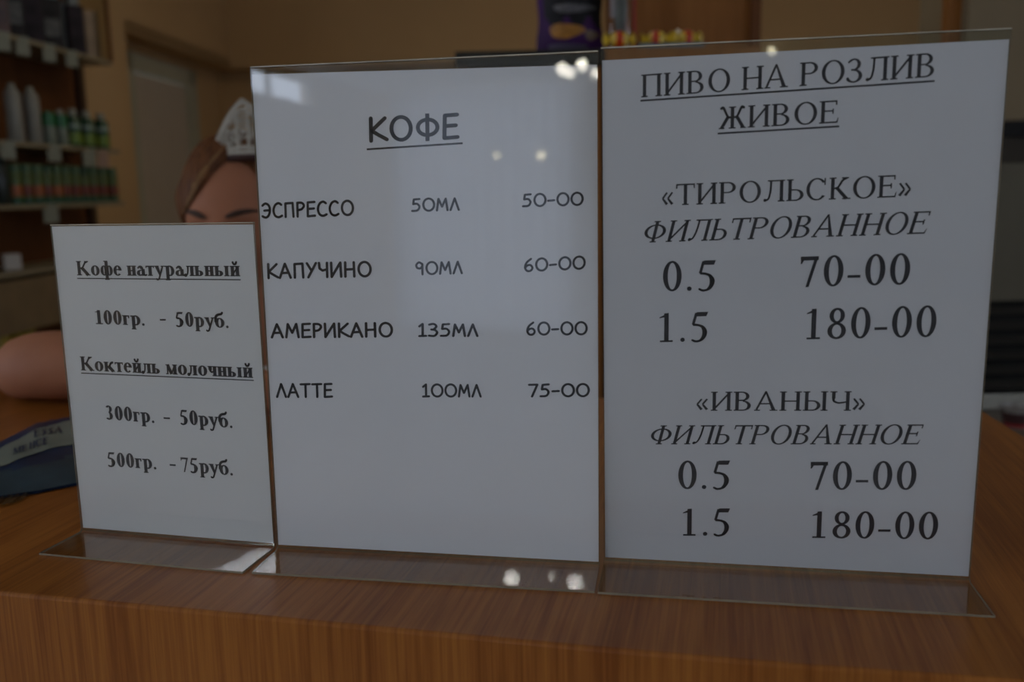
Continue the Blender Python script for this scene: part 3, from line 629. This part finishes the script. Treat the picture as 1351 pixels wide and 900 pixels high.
for px, lb in ((23, 'tall white bottle on the middle shelf, the left of two'), (47, 'tall white bottle on the middle shelf beside the green bottles')):
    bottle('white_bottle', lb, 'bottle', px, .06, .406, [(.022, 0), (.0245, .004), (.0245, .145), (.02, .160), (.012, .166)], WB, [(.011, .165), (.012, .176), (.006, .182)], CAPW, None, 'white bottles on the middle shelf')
for px, lb in ((67, 'green-topped pale bottle next to the white bottles'), (83, 'second green-topped pale bottle, white cap')):
    bottle('green_bottle', lb, 'bottle', px, .05, .406, [(.019, 0), (.021, .003), (.021, .062)], GBODY, [(.012, .104), (.013, .118 if px > 70 else .108), (.009, .122 if px > 70 else .110)], CAPW if px > 70 else GRN, [(.0212, .062, .104, GRN)], 'green bottles on the middle shelf')
for px, lb in ((99, 'dark green bottle with white cap and lime label, left of three'), (117, 'dark green bottle with white cap and lime label, middle of three'), (136, 'dark green bottle with white cap and lime label, at the shelf end')):
    bottle('green_bottle', lb, 'bottle', px, .05, .406, [(.024, 0), (.0255, .003), (.0255, .095), (.018, .106)], DG, [(.014, .106), (.015, .126), (.010, .131)], CAPW, [(.0258, .012, .050, LIME), (.0258, .066, .078, PBAND)], 'dark green bottles on the middle shelf')
OL = mat('olive_jar', (.07, .11, .03), .35, var=.4, scale=50); LIDG = mat('jar_lid_green', (.055, .12, .055), .4, var=.2); ORG = mat('orange_label', (.30, .09, .025), .45, var=.5, scale=70); REDL = mat('red_label', (.16, .035, .02), .45, var=.5, scale=70); DKJ = mat('dark_jar', (.012, .02, .015), .35)
BASEG = mat('jar_base_green', (.015, .08, .04), .4)
pxs = [22, 37, 51, 64, 77, 89, 101, 113, 125, 137, 150]
for i, px in enumerate(pxs):
    nm = ['first', 'second', 'third', 'fourth', 'fifth', 'sixth', 'seventh', 'eighth', 'ninth', 'tenth', 'last'][i]
    bottle('jar', ('green jar with %s label, %s of the eleven from the left' % ('orange' if i % 2 == 0 and i < 6 else 'red', nm)), 'jar', px, .04, .216, [(.019, 0), (.021, .003), (.021, .095), (.018, .10)], OL, [(.0195, .098), (.0195, .122), (.018, .124)], LIDG, [(.0213, .0, .016, BASEG), (.0213, .024, .058, ORG if i % 2 == 0 and i < 6 else REDL)], 'jars on the shelf below the bottles')
bottle('jar', 'near-black jar at the left end of the jar row', 'jar', 4, .04, .216, [(.024, 0), (.026, .003), (.026, .12), (.02, .13)], DKJ, [(.02, .13), (.02, .142), (.018, .144)], BLACK)
# packs on the top shelf
def pack(label, px, off, z, wd, dp, h, mt, topm=None, name='box', gap=0.0, extra=None):
    t = thing(name, label, 'box', shelf_pt(px, off, z), math.atan2(1, .09)-.75)
    m = MB(); m.box(-wd/2, wd/2, -dp/2, dp/2, 0, h); m.build('carton', mt, t, bevel=.004)
    if topm: m = MB(); m.box(-wd/2+.008, wd/2-.008, -dp/2+.01, dp/2-.01, h, h+.05); m.build('lid', topm, t, bevel=.004)
    if extra: m = MB(); m.box(-wd/2*.7, wd/2*.7, -dp/2-.0015, -dp/2, h*.25, h*.6); m.build('printed_panel', extra, t)
    return t
DK1 = mat('dark_print', (.022, .020, .020), .6, var=.7, scale=25, spec=.2); DK2 = mat('dark_purple_print', (.024, .017, .022), .6, var=.7, scale=25, spec=.2); BLC = mat('blue_cap', (.12, .20, .24), .4)
BRL = mat('brown_print', (.07, .03, .02), .45, var=.5, scale=20); DPNL = mat('dull_panel', (.06, .06, .05), .5, var=.5, scale=40)
pack('dark brown pack at the far left of the top shelf', 3, .05, .723, .05, .05, .2, BRL)
pack('dark carton with a grey-green lid on the top shelf, second from the left', 22, .07, .723, .055, .06, .195, DK1, mat('grey_lid', (.14, .15, .13), .4), extra=DPNL)
pack('dark blue-black carton with a bluish lid in the middle of the top shelf', 46, .06, .723, .052, .05, .19, DK2, BLC)
pack('wide black carton with rounded corners on the top shelf', 70, .06, .723, .068, .05, .165, DK1, BLC, extra=DPNL)
pack('pale grey narrow carton on the top shelf beside the wide black one', 88, .10, .723, .022, .04, .185, mat('pale_grey_print', (.12, .13, .11), .5))
pack('dark purple carton on the top shelf, right of the pale one', 102, .06, .723, .052, .045, .172, DK2, mat('grey_lid_b', (.15, .17, .16), .4))
pack('beige carton at the right end of the top shelf', 122, .07, .723, .05, .04, .178, mat('beige_carton', (.30, .21, .12), .5, var=.2, scale=20))
pack('small white carton on the lowest visible shelf', 15, .05, .015, .05, .04, .05, mat('white_small', (.42, .40, .36), .5))
YEL = mat('yellow_wrapper', (.38, .28, .03), .35, var=.4, scale=40)
for px, lb in ((5, 'crumpled yellow packet low on the left shelving, left one'), (20, 'crumpled yellow packet low on the left shelving, middle one'), (38, 'crumpled yellow packet low on the left shelving, right one')):
    p = shelf_pt(px, .035, -.279); t = thing('yellow_packet', lb, 'packet', p, random.random()*3, 'yellow packets on the low shelf')
    m = MB(); pr = [(.010, 0), (.024, .02), (.028, .05), (.022, .08), (.026, .11), (.008, .115)]; m.lathe([(r*(1+.1*math.sin(i*3)), z) for i, (r, z) in enumerate(pr)], 9, sx=1, sy=.6); m.build('wrapper', YEL, t, True)

# ================================================================== tall cabinet behind the middle stand
CY = 1.9
p0, p1, p2 = at(603, 72, CY), at(798, 72, CY), at(1003, 72, CY); ZT = .505
cb = thing('display_cabinet', 'chest-high brown wooden cabinet behind the middle and right stands', 'cabinet', (p0.x, CY, ZF))
W1 = p1.x-p0.x; W2 = p2.x-p0.x; HT = ZT-ZF
m = MB(); m.box(0, .02, 0, .42, 0, HT-.03); m.build('side_panel', OAKD, cb); m = MB(); m.box(W2-.02, W2, 0, .42, 0, HT-.03); m.build('side_panel', OAKD, cb)
m = MB(); m.box(W1-.01, W1+.006, .02, .42, 0, HT-.03); m.build('divider', OAKD, cb)
m = MB(); m.box(-.004, W1, -.01, .42, HT-.03, HT); m.build('top_board', mat('dark_laminate', (.025, .025, .019), .6, var=.4, spec=.2), cb, bevel=.003)
m = MB(); m.box(W1+.0005, W2, -.01, .42, HT-.03, HT); m.build('top_board', CABW, cb, bevel=.003)
XB0, XB1 = at(800, 40, CY+.42).x-p0.x, at(1001, 40, CY+.42).x-p0.x
m = MB(); m.box(0, W2, .42, .445, 0, HT-.03); m.build('back_board', OAKD, cb)
m = MB(); m.box(XB0, XB1, .42, .445, HT-.029, HT+.6); m.build('upper_board', CABW, cb); m = MB(); m.box(XB1-.022, XB1, .40, .42, HT+.001, HT+.6); m.build('board_edge', OAKD, cb)
m = MB(); m.box(0.02, W1-.01, .0, .018, .02, HT-.035); m.build('door', CABW, cb); m = MB(); m.box(W1+.006, W2-.02, .0, .018, .02, HT-.035); m.build('door', CABW, cb)
q = at(848, 22, CY+.41); 
m = MB(); m.box(q.x-p0.x, q.x-p0.x+.25, .412, .419, HT+.20, HT+.60); m.build('grey_card', mat('grey_card', (.20, .16, .15), .6, var=.1), cb)
# purple bag
b0 = at(752, 66, CY+.08); bgt = thing('snack_bag', 'purple and black foil bag with an orange picture standing on the cabinet', 'bag', (b0.x, CY+.08, ZT), -.05)
PUR = mat('purple_foil', (.05, .014, .085), .6, var=.5, scale=12, spec=.2); BKF = mat('black_foil', (.012, .012, .014), .6, var=.5, scale=15, spec=.2)
m = MB(); nu, nv = 20, 24; vs = []
def bag(u, v, side, e=0):
    th = .03*(math.sin(PI*min(1, v*1.05+.02))**.5 if v < .93 else .15)*(1-abs(2*u-1)**2.5)
    wv = .069*(1-.10*v)+.002*math.sin(v*17); return Vector(((2*u-1)*wv, side*(th+e)+.0, v*.25))
for s in (-1, 1):
    g = [bag(i/nu, j/nv, s) for j in range(nv+1) for i in range(nu+1)]; off = len(m.v)
    m.v += [tuple(p) for p in g]
    for j in range(nv):
        for i in range(nu): c = off+j*(nu+1)+i; m.f.append([c, c+1, c+nu+2, c+nu+1]); m.m.append(1 if j/nv > .22+.05*math.sin(i*.9) and 2 < i+j*.1 else 0)
n_ = (nu+1)*(nv+1)
for i in range(nu): m.f.append([i, n_+i, n_+i+1, i+1]); m.m.append(0)
m.build('bag_body', [PUR, BKF], bgt, True)
def patch(cx, cy, rx, ry, mt, name, n=20, e=.001):
    m = MB(); vs = [bag(cx, cy, -1, e)]; R_ = 4
    for r_ in range(1, R_+1):
        for k in range(n): a = 2*PI*k/n; rr_ = (1+.12*math.sin(3*a+1))*r_/R_; vs.append(bag(cx+rx*rr_*math.cos(a), cy+ry*rr_*math.sin(a), -1, e))
    fs = [(0, 1+k, 1+(k+1) % n) for k in range(n)]
    for r_ in range(R_-1): fs += [(1+r_*n+k, 1+r_*n+(k+1) % n, 1+(r_+1)*n+(k+1) % n, 1+(r_+1)*n+k) for k in range(n)]
    m.add(vs, fs); m.build(name, mt, bgt)
patch(.44, .185, .27, .058, mat('orange_print', (.34, .15, .02), .4, var=.3, scale=60), 'orange_picture'); patch(.55, .36, .33, .035, mat('grey_print', (.07, .07, .075), .4, var=.6, scale=60), 'grey_picture'); patch(.82, .15, .1, .04, mat('brown_print_b', (.14, .09, .05), .4), 'brown_picture'); patch(.45, .06, .3, .03, mat('mauve_print', (.07, .06, .10), .4), 'mauve_picture')
# clear tube with a red edge, candies on a bluish tray
tb = at(818, 60, CY+.03); tt = thing('clear_tube', 'clear plastic tube with a red edge strip and a grey-green filling, on the cabinet', 'container', (tb.x, CY+.03, ZT+.001))
m = MB(); m.lathe([(.029, 0), (.029, .24)], 20); m.build('tube_wall', clear('tube_plastic', (.85, .83, .8), .03), tt, True)
m = MB(); m.lathe([(.006, .005), (.008, .03), (.015, .08), (.012, .22)], 12); m.build('filling', mat('grey_green_fill', (.11, .14, .13), .4, var=.4, scale=30), tt, True)
m = MB(); m.box(.026, .031, -.012, .006, 0, .24); m.build('red_strip', mat('red_strip', (.30, .012, .012), .35), tt)
m = MB(); m.box(-.023, -.013, -.027, -.024, .06, .24); m.build('white_strip', mat('white_strip', (.22, .2, .2), .4), tt)
a0, a1 = at(842, 74, CY), at(928, 74, CY)
tr = thing('tray', 'shallow bluish glass tray holding yellow candies on the cabinet', 'tray', ((a0.x+a1.x)/2, CY+.03, ZT))
hw = (a1.x-a0.x)/2; m = MB(); m.box(-hw, hw, -.03, .05, .0006, .003); 
for s in (-1, 1): m.box(s*hw-.0015, s*hw+.0015, -.03, .05, .0006, .009)
m.box(-hw, hw, -.031, -.028, .0006, .009); m.box(-hw, hw, .048, .051, .0006, .009); m.build('tray_body', mat('blue_glass', (.12, .18, .21), .2, var=.2, scale=40), tr)
GOLD = mat('yellow_gold_wrapper', (.70, .48, .03), .3, var=.5, scale=90, spec=.9); REDW = mat('red_wrapper', (.5, .045, .01), .3, var=.3, scale=60)
def candy(px, py, lb, z, rz, group='yellow wrapped candies on the cabinet', dy=0):
    p = at(px, py, CY+dy); t = thing('candy', lb, 'candy', (p.x, CY+dy, z), rz, group)
    m = MB(); nu, nv = 14, 8; pr = [(.003, -.026), (.011, -.022), (.0035, -.016), (.010, -.010), (.0125, 0), (.010, .010), (.0035, .016), (.011, .022), (.003, .026)]
    M = Matrix.Translation((0, 0, .0163)) @ Matrix.Rotation(PI/2, 4, 'Y') @ Matrix.Scale(1.3, 4); m.lathe(pr, 12, M=M); m.build('wrapper', GOLD, t, True)
    m = MB(); m.lathe([(.0108, -.007), (.0131, -.001), (.0125, .004)], 12, M=M); m.build('red_print', REDW, t, True)
candy(817, 60, 'yellow and red wrapped candy in front of the clear tube', ZT+.0012, .1, dy=-.003-.0+.0)
candy(866, 60, 'yellow wrapped candy in the middle, on the bluish tray', ZT+.004, -.15, dy=.02)
candy(906, 62, 'orange-yellow wrapped candy at the right end of the tray', ZT+.004, .3, dy=.02)
p = at(894, 51, CY+.03); gb = MB(); gb.lathe([(.002, -.007), (.006, -.004), (.007, 0), (.006, .004), (.002, .007)], 10, (p.x, p.y, ZT+.033)); 
fo = thing('foil_ball', 'shiny silver foil ball resting on the candies', 'wrapper', (p.x, CY+.03, ZT)); m = MB(); m.lathe([(.002, .020), (.007, .024), (.010, .030), (.007, .036), (.002, .040)], 10); m.build('foil', mat('silver_foil', (.9, .9, .85), .15, 1, var=.05), fo, True)

# ================================================================== back counter on the right with an appliance
BX0, BX1 = .62, 2.6; BZ = -.285
bc = thing('back_counter', 'brown back counter with a pale worktop at the right', 'counter', (BX0, 1.75, ZF))
m = MB(); m.box(0, BX1-BX0, 0, .7, BZ-.03-ZF, BZ-ZF); m.build('worktop', mat('pale_worktop', (.15, .125, .095), .5, var=.1), bc, bevel=.003)
m = MB(); m.box(.02, BX1-BX0-.02, .03, .68, 0, BZ-.031-ZF); m.build('cabinet_body', OAKD, bc)
AY = 2.0
def AZ(py): return at(1325, py, AY).z
ax = at(1270, 150, AY).x; ap = thing('serving_machine', 'metal-trimmed appliance with a black slatted grille, grey panel and black band', 'appliance', (ax, AY, BZ), 0)
hb = lambda py: AZ(py)-BZ
W = .75
W = .6; DP = .24
m = MB(); m.box(0, W, .0, DP, .001, hb(520)); m.build('metal_foot', METAL, ap, bevel=.003)
m = MB(); m.box(.01, W-.01, .03, DP-.01, hb(520), hb(398)); m.build('grille_housing', BLACK, ap)
nsl = 6
for k in range(nsl):
    z = hb(518)+(hb(400)-hb(518))*(k+.5)/nsl; M = Matrix.Translation((0, .012, z)) @ Matrix.Rotation(.5, 4, 'X'); m = MB(); m.box(.015, W-.015, -.012, .012, -.003, .003, M); m.build('slat', mat('grille_slat', (.035, .033, .028), .35) if k == 0 else bpy.data.materials['grille_slat'], ap)
m = MB(); m.box(.0, W, .0, DP, hb(398), hb(215)); m.build('grey_panel', GREYG, ap, bevel=.004)
m = MB(); m.box(.0, W, .01, DP, hb(215), hb(180)); m.build('dark_panel', mat('dark_brown_panel', (.035, .028, .018), .6, spec=.2), ap)
m = MB(); m.box(-.002, W+.002, -.008, DP, hb(180), hb(160)); m.build('black_band', BLACK, ap)
m = MB(); m.box(.0, W, .0, DP, hb(160), hb(160)+.34); m.build('upper_panel', BEIGE, ap, bevel=.004)
m = MB(); m.box(.35, W-.05, -.004, 0, hb(120), hb(60)); m.build('yellowish_patch', mat('yellowish_print', (.34, .29, .12), .5, var=.2), ap)
ps = at(1250, 40, 2.03); pe = at(1268, 40, 2.03)
m = MB(); m.box(0, pe.x-ps.x-.001, 0, .03, 0, ZC-BZ); o = m.build('wooden_post', CABW); o.location = (ps.x, 2.03, BZ); tag(o, 'narrow brown wooden post left of the appliance, behind the right stand', 'post')
# small things on the back counter
p = at(1335, 556, 1.86); cp = thing('cup', 'small white cup with a dark and red pattern at the right edge', 'cup', (p.x+.01, 1.86, BZ))
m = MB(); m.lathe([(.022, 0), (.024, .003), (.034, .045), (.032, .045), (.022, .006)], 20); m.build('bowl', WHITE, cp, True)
m = MB(); m.lathe([(.0262, .010), (.0318, .034)], 20); m.build('dark_band', mat('cup_dark', (.05, .02, .02), .4), cp, True); m = MB(); m.lathe([(.0245, .003), (.0264, .010)], 20); m.build('red_band', mat('cup_red', (.3, .02, .02), .4), cp, True)

# ================================================================== the woman behind the counter
SKIN = mat('skin', (.34, .145, .078), .6, var=.06, scale=14, sub=.05, spec=.2); SHIRT = mat('white_blouse', (.62, .62, .60), .8, var=.05, scale=8, bump=.3); SKIRT = mat('dark_skirt', (.03, .03, .04), .85)
HAIR = None
def skin_mesh(name, pts, edges, radii, mt, parent=None, extra=None, vox=.006, sub=2, smooth_it=3):
    me = bpy.data.meshes.new(name+'_net'); me.from_pydata(pts, edges, []); o = bpy.data.objects.new(name+'_net', me); C.objects.link(o)
    o.modifiers.new('skin', 'SKIN'); 
    for i, r in enumerate(radii):
        d = me.skin_vertices[0].data[i]; d.radius = (r if isinstance(r, tuple) else (r, r)); d.use_root = (i == 0)
    s = o.modifiers.new('sub', 'SUBSURF'); s.levels = sub; s.render_levels = sub
    dg = bpy.context.evaluated_depsgraph_get(); dg.update(); me1 = bpy.data.meshes.new_from_object(o.evaluated_get(dg)); bpy.data.objects.remove(o)
    if extra:
        bm = bmesh.new(); bm.from_mesh(me1)
        for e in extra: bm.from_mesh(e)
        bm.to_mesh(me1); bm.free()
    o = bpy.data.objects.new(name, me1); C.objects.link(o)
    if vox:
        r = o.modifiers.new('remesh', 'REMESH'); r.mode = 'VOXEL'; r.voxel_size = vox; r.use_smooth_shade = True
        if smooth_it: sm = o.modifiers.new('smooth', 'SMOOTH'); sm.iterations = smooth_it; sm.factor = .4
        dg = bpy.context.evaluated_depsgraph_get(); dg.update(); me2 = bpy.data.meshes.new_from_object(o.evaluated_get(dg)); o.modifiers.clear(); o.data = me2
    o.data.materials.clear(); o.data.materials.append(mt); o.data.polygons.foreach_set('use_smooth', [True]*len(o.data.polygons)); o.parent = parent
    return o
PX, PY = -.398, 1.36
woman = thing('person', 'woman in a white lace headdress, short reddish hair, leaning on the counter', 'person', (0, 0, 0))
HC = Vector((PX, PY, .199)); HR = Euler((math.radians(8), 0, math.radians(-4)), 'XYZ').to_matrix()   # face towards -y, turned a little to the picture's left
def G(x, s): return math.exp(-(x/s)**2)
def head_point(th, ph, grow=0.0):
    """th: azimuth (0 = face front), ph: elevation"""
    x = math.sin(th)*math.cos(ph); y = -math.cos(th)*math.cos(ph); z = math.sin(ph)
    X = x*.074; Y = y*(.094 if y < 0 else .098); Z = z*(.112 if z > 0 else .112)
    if z < 0: X *= 1-.30*(-z)**1.3; Y *= (1-.22*(-z)) if y > 0 else (1-.06*(-z))
    f = max(0, -y)
    d = 0
    d += f*.024*G(X, .011)*(G(Z+.030, .017)+.5*G(Z+.008, .016))           # nose
    d += f*.007*(G(abs(X)-.030, .016)*G(Z-.012, .009))                      # brow ridge
    d -= f*.013*(G(abs(X)-.031, .014)*G(Z+.008, .012))                      # eye sockets
    d += f*.006*G(abs(X)-.042, .02)*G(Z+.035, .02)                          # cheeks
    d += f*.007*G(X, .022)*(G(Z+.058, .005)+1.1*G(Z+.068, .006))            # lips
    d += f*.009*G(X, .02)*G(Z+.098, .014)                                   # chin
    p = Vector((X, Y, Z)); p.y -= d; n = Vector((x, y, z)); p += n*grow
    return HC+HR @ p
bmh = bmesh.new(); NU, NV = 96, 64; g = []
for j in range(1, NV): g.append([bmh.verts.new(head_point(2*PI*i/NU-PI, -PI/2+PI*j/NV)) for i in range(NU)])
for j in range(NV-2):
    for i in range(NU): bmh.faces.new((g[j][i], g[j][(i+1) % NU], g[j+1][(i+1) % NU], g[j+1][i]))
bmh.faces.new(g[0][::-1]); bmh.faces.new(g[-1]); mh = bpy.data.meshes.new('head_m'); bmh.to_mesh(mh); bmh.free()
ears = MB()
for s in (-1, 1):
    ctr = Vector((s*.074, .008, -.012)); M = Matrix.Translation(HC) @ HR.to_4x4() @ Matrix.Translation(ctr) @ Matrix.Rotation(s*-.35, 4, 'Z'); ears.lathe([(.004, -.030), (.012, -.022), (.016, 0), (.019, .016), (.010, .029), (.002, .031)], 14, M=M, sx=.45, sy=1)
me_e = bpy.data.meshes.new('ears_m'); me_e.from_pydata(ears.v, [], ears.f)
pts = []; ed = []; ra = []
def J(p, r, par=None):
    pts.append(tuple(p)); ra.append(r)
    if par is not None: ed.append((par, len(pts)-1))
    return len(pts)-1
pel = J((-.42, 1.56, -.43), (.15, .11)); belly = J((-.42, 1.52, -.30), (.125, .095), pel); che = J((-.415, 1.45, -.14), (.13, .10), belly); shb = J((-.412, 1.43, -.045), (.085, .065), che); nk = J((-.408, 1.405, .02), (.05, .05), shb); nk2 = J((-.402, 1.38, .10), (.047, .05), nk); hd = J((PX, PY+.01, .20), .05, nk2)
for s, el, wr, han in ((-1, (-.570, 1.020, .040), (-.395, 1.000, .033), (-.330, .985, .028)), (1, (-.12, .985, .044), (-.255, .885, .030), (-.300, .865, .026))):
    a = J((-.412+s*.15, 1.43, -.055), .054, shb); b = J(((-.412+s*.17+el[0])/2+s*.01, (1.42+el[1])/2, (-.07+el[2])/2), .044, a); c = J(el, .037 if s < 0 else .04, b)
    el_ = Vector(el); wr_ = Vector(wr); mid = J(tuple(el_.lerp(wr_, .33)+Vector((0, 0, .008 if s < 0 else 0))), .047 if s < 0 else .038, c); w1 = J(wr, (.026, .022), mid); h1 = J(han, (.034, .016), w1)
    d = (Vector(han)-wr_).normalized(); side = Vector((-d.y, d.x, 0)); hp = Vector(han)
    for k in range(4):
        q0 = hp+d*.02+side*(.030-.019*k); ln = (.062, .070, .066, .052)[k]
        f0 = J(tuple(q0), .010, h1); f1 = J(tuple(q0+d*ln*.5+Vector((0, 0, .004))+side*(.004-.003*k)), .0085, f0); f2 = J(tuple(q0+d*ln+Vector((0, 0, -.012))+side*(.006-.004*k)), .007, f1)
    q0 = Vector(wr)+d*.02+side*-.026*s; t1 = J(tuple(q0), .012, w1); t2 = J(tuple(q0+d*.035+side*-.016*s), .0095, t1); J(tuple(q0+d*.06+side*-.018*s-Vector((0, 0, .006))), .008, t2)
for s in (-1, 1):
    hp_ = J((-.42+s*.085, 1.56, -.50), .09, pel); kn = J((-.42+s*.09, 1.53, -.82), .055, hp_); cf = J((-.42+s*.09, 1.56, -.92), .052, kn); an = J((-.42+s*.09, 1.58, -1.11), .035, cf); J((-.42+s*.10, 1.48, -1.165), (.036, .026), an)
body = skin_mesh('body', pts, ed, ra, SKIN, woman, [mh, me_e], .005, 2, 2)
# blouse and skirt
pts = []; ed = []; ra = []
a = J((-.42, 1.56, -.46), (.19, .15)); b = J((-.42, 1.52, -.30), (.158, .128), a); c = J((-.415, 1.45, -.15), (.158, .130), b); d = J((-.412, 1.43, -.065), (.135, .108), c); e = J((-.410, 1.42, -.020), (.092, .084), d)
for s, el in ((-1, (-.570, 1.020, .040)), (1, (-.12, .985, .044))):
    a1 = J((-.412+s*.15, 1.43, -.057), .073, d); st = Vector((-.412+s*.15, 1.43, -.055)); J(tuple(st.lerp(Vector(el), .42)+Vector((s*.012, 0, 0))), .058, a1)
skin_mesh('blouse', pts, ed, ra, SHIRT, woman, None, .008, 2, 2)
pts = []; ed = []; ra = []
a = J((-.42, 1.56, -.44), (.165, .13)); b = J((-.42, 1.56, -.6), (.185, .14), a); J((-.42, 1.56, -.84), (.19, .14), b); skin_mesh('skirt', pts, ed, ra, SKIRT, woman, None, .012, 2, 1)
# hair: strands combed from the parting over the sides
HAIRM = wood('reddish_brown_hair', (.05, .018, .008), (.20, .085, .032), 0, 350, 18, .6, .15); BLON = wood('light_hair_streak', (.20, .11, .045), (.34, .21, .09), 0, 350, 18, .6, .15); DHAIR = mat('dark_hair_root', (.03, .010, .008), .5)
def hairline(th):
    """lowest elevation the hair reaches for each azimuth; low at the temples and back, high over the forehead"""
    T_ = [(-PI, -.62), (-2.0, -.55), (-1.6, -.3), (-1.35, -.1), (-1.12, .04), (-.76, .17), (-.40, .42), (-.05, .72), (.42, .96), (.80, .74), (1.1, .38), (1.4, -.02), (1.8, -.5), (PI, -.62)]
    for (x0, y0), (x1, y1) in zip(T_, T_[1:]):
        if th <= x1: return y0+(y1-y0)*(th-x0)/(x1-x0)
    return -.62
bmh = bmesh.new(); NU, NV = 120, 30; g = []
for j in range(NV+1):
    row = []
    for i in range(NU):
        th = 2*PI*i/NU-PI; lo = hairline(th); ph = lo+(PI/2-.02-lo)*j/NV
        edge_ = min(1, j/6); thick = .002+.008*edge_**.6+.003*(mnoise.noise(Vector((th*9, ph*2.2, 1)))) +.0012*math.sin(th*46+ph*4)*edge_
        if abs(th) > 1.0: thick += .006*min(1, (abs(th)-1.0)*2)*(1-j/NV)
        row.append(bmh.verts.new(head_point(th, ph, thick)))
    g.append(row)
for j in range(NV):
    for i in range(NU): 
        f = bmh.faces.new((g[j][i], g[j][(i+1) % NU], g[j+1][(i+1) % NU], g[j+1][i])); th = 2*PI*(i+.5)/NU-PI
        f.material_index = 0 if (-1.35 < th < -.85 and 5 < j < 16 and (i*7) % 5 != 0) else 0
bmh.faces.new(g[-1]); me = bpy.data.meshes.new('hair'); bmh.to_mesh(me); bmh.free(); me.materials.append(HAIRM); me.materials.append(BLON)
me.polygons.foreach_set('use_smooth', [True]*len(me.polygons)); hr = bpy.data.objects.new('hair', me); C.objects.link(hr); hr.parent = woman
so = hr.modifiers.new('thick', 'SOLIDIFY'); so.thickness = .006; so.offset = -1
m = MB()
for k in range(46):                                             # loose strands of the fringe
    t0 = .44; t1 = .38-1.48*k/45; s_ = [head_point(t0+(t1-t0)*q_, 1.15+(hairline(t1)-1.15)*q_**1.3, .012-.008*q_) for q_ in [i/7 for i in range(8)]]
    m.tube(s_, [.0022, .0026, .0026, .0024, .0022, .0018, .0012, .0006], 5, 1 if 26 < k < 41 and k % 3 else 0)
m.build('fringe', [HAIRM, BLON], woman, True)
BROW = mat('brow_hair', (.045, .022, .012), .6); EYEW = mat('eye_white', (.6, .56, .52), .25); IRIS = mat('iris', (.05, .05, .04), .2)
def dirf(x, z): 
    ph = math.asin(max(-1, min(1, z/.112))); th = math.asin(max(-1, min(1, x/(.074*math.cos(ph))))); return th, ph
for s in (-1, 1):
    m = MB(); m.tube([head_point(*dirf(s*(.014+.038*q_), .014+.006*math.sin(q_*PI*.8)), .0018) for q_ in [i/8 for i in range(9)]], [.002, .0036, .0044, .0046, .0044, .0038, .003, .0022, .001], 6); m.build('eyebrow', BROW, woman, True)
    c = head_point(*dirf(s*.031, -.008), -.0085); m = MB(); m.lathe([(.001, -.0118), (.008, -.0085), (.0118, 0), (.008, .0085), (.001, .0118)], 18, c); eb = m.build('eyeball', EYEW, woman, True)
    m = MB(); 
    for up in (0, 1):
        zz = [(.0065 if up else -.0055)*math.sin(PI*q_) for q_ in [i/8 for i in range(9)]]; m.tube([head_point(*dirf(s*(.017+.028*i/8), -.008+zz[i]), .0012) for i in range(9)], .0019, 6)
    m.build('eyelid', SKIN, woman, True)
    d_ = HR @ Vector((0, -1, -.15)).normalized(); cc = c+d_*.0095; m = MB(); m.lathe([(.001, -.002), (.005, -.001), (.0055, .0012), (.001, .003)], 12, M=Matrix.Translation(cc) @ d_.to_track_quat('Z', 'Y').to_matrix().to_4x4()); m.build('iris', IRIS, woman, True)
m = MB(); m.tube([head_point(*dirf(.022*(2*q_-1), -.063+.002*math.cos(q_*2*PI)), .0012) for q_ in [i/10 for i in range(11)]], [.0008, .002, .003, .0036, .0036, .0032, .0036, .0036, .003, .002, .0008], 6); m.build('lips', mat('lips', (.38, .12, .10), .4), woman, True)
# dark band and lace headdress
cap = MB(); 
HL = Vector((0, 0, 0))
def capp(th, r): return None
LACE = bpy.data.materials.new('white_lace'); LACE.use_nodes = True; nt = LACE.node_tree; b = nt.nodes['Principled BSDF']; b.inputs['Base Color'].default_value = (.42, .41, .35, 1); b.inputs['Roughness'].default_value = .85
def tiara(a, r):
    """a: -1..1 across, r: 0..1 up; a curved upright band on top of the hair"""
    hgt = .068*max(0, 1-abs(a)**1.25)
    base = Vector((-.363+a*.060, 1.284+.040*a*a, .287-.003*a*a))
    return base+Vector((a*.004*r, .012*r, 1)).normalized()*(hgt*r)
m = MB(); NA = 44
m.tube([tiara(-1+2*i/NA, 0) for i in range(NA+1)], .0035, 6); m.tube([tiara(-1+2*i/NA, .12) for i in range(NA+1)], .0022, 6); m.tube([tiara(-1+2*i/NA, 1) for i in range(NA+1)], .0024, 6); m.tube([tiara(-1+2*i/NA, .88) for i in range(NA+1)], .0018, 6)
for i in range(NA+1):                                           # scalloped rim
    c = tiara(-1+2*i/NA, 1.03); m.tube([c+Vector((.0022*math.cos(t_), 0, .0022*math.sin(t_)+.001)) for t_ in [k*PI/4 for k in range(5)]], .0009, 4)
rnd = random.Random(4)
for r_ in range(1, 9):                                          # lace mesh: rings and bars, with solid flower patches
    for i in range(2, NA-1):
        a = -1+2*(i+.5*(r_ % 2))/NA; rr_ = r_/9.2
        c = tiara(a, rr_); rad = .0026
        if rnd.random() < .34: continue
        m.tube([c+HR @ Vector((rad*math.cos(t_), 0, rad*1.1*math.sin(t_))) for t_ in [k*PI/3 for k in range(7)]], .0007, 4)
        if rnd.random() < .25: m.lathe([(.0024, -.0006), (.0026, 0), (.0024, .0006)], 6, M=Matrix.Translation(c) @ HR.to_4x4() @ Matrix.Rotation(PI/2, 4, 'X'))
for i in range(6, NA-5, 6): m.tube([tiara(-1+2*i/NA, q_) for q_ in (0, .3, .6, 1)], .0016, 5)
m.build('lace_headdress', LACE, woman, True)
m = MB(); m.tube([tiara(-1.12+2.24*i/30, 0)+Vector((0, 0, -.006)) for i in range(31)], .0055, 8); m.build('dark_hair_band', DHAIR, woman, True)
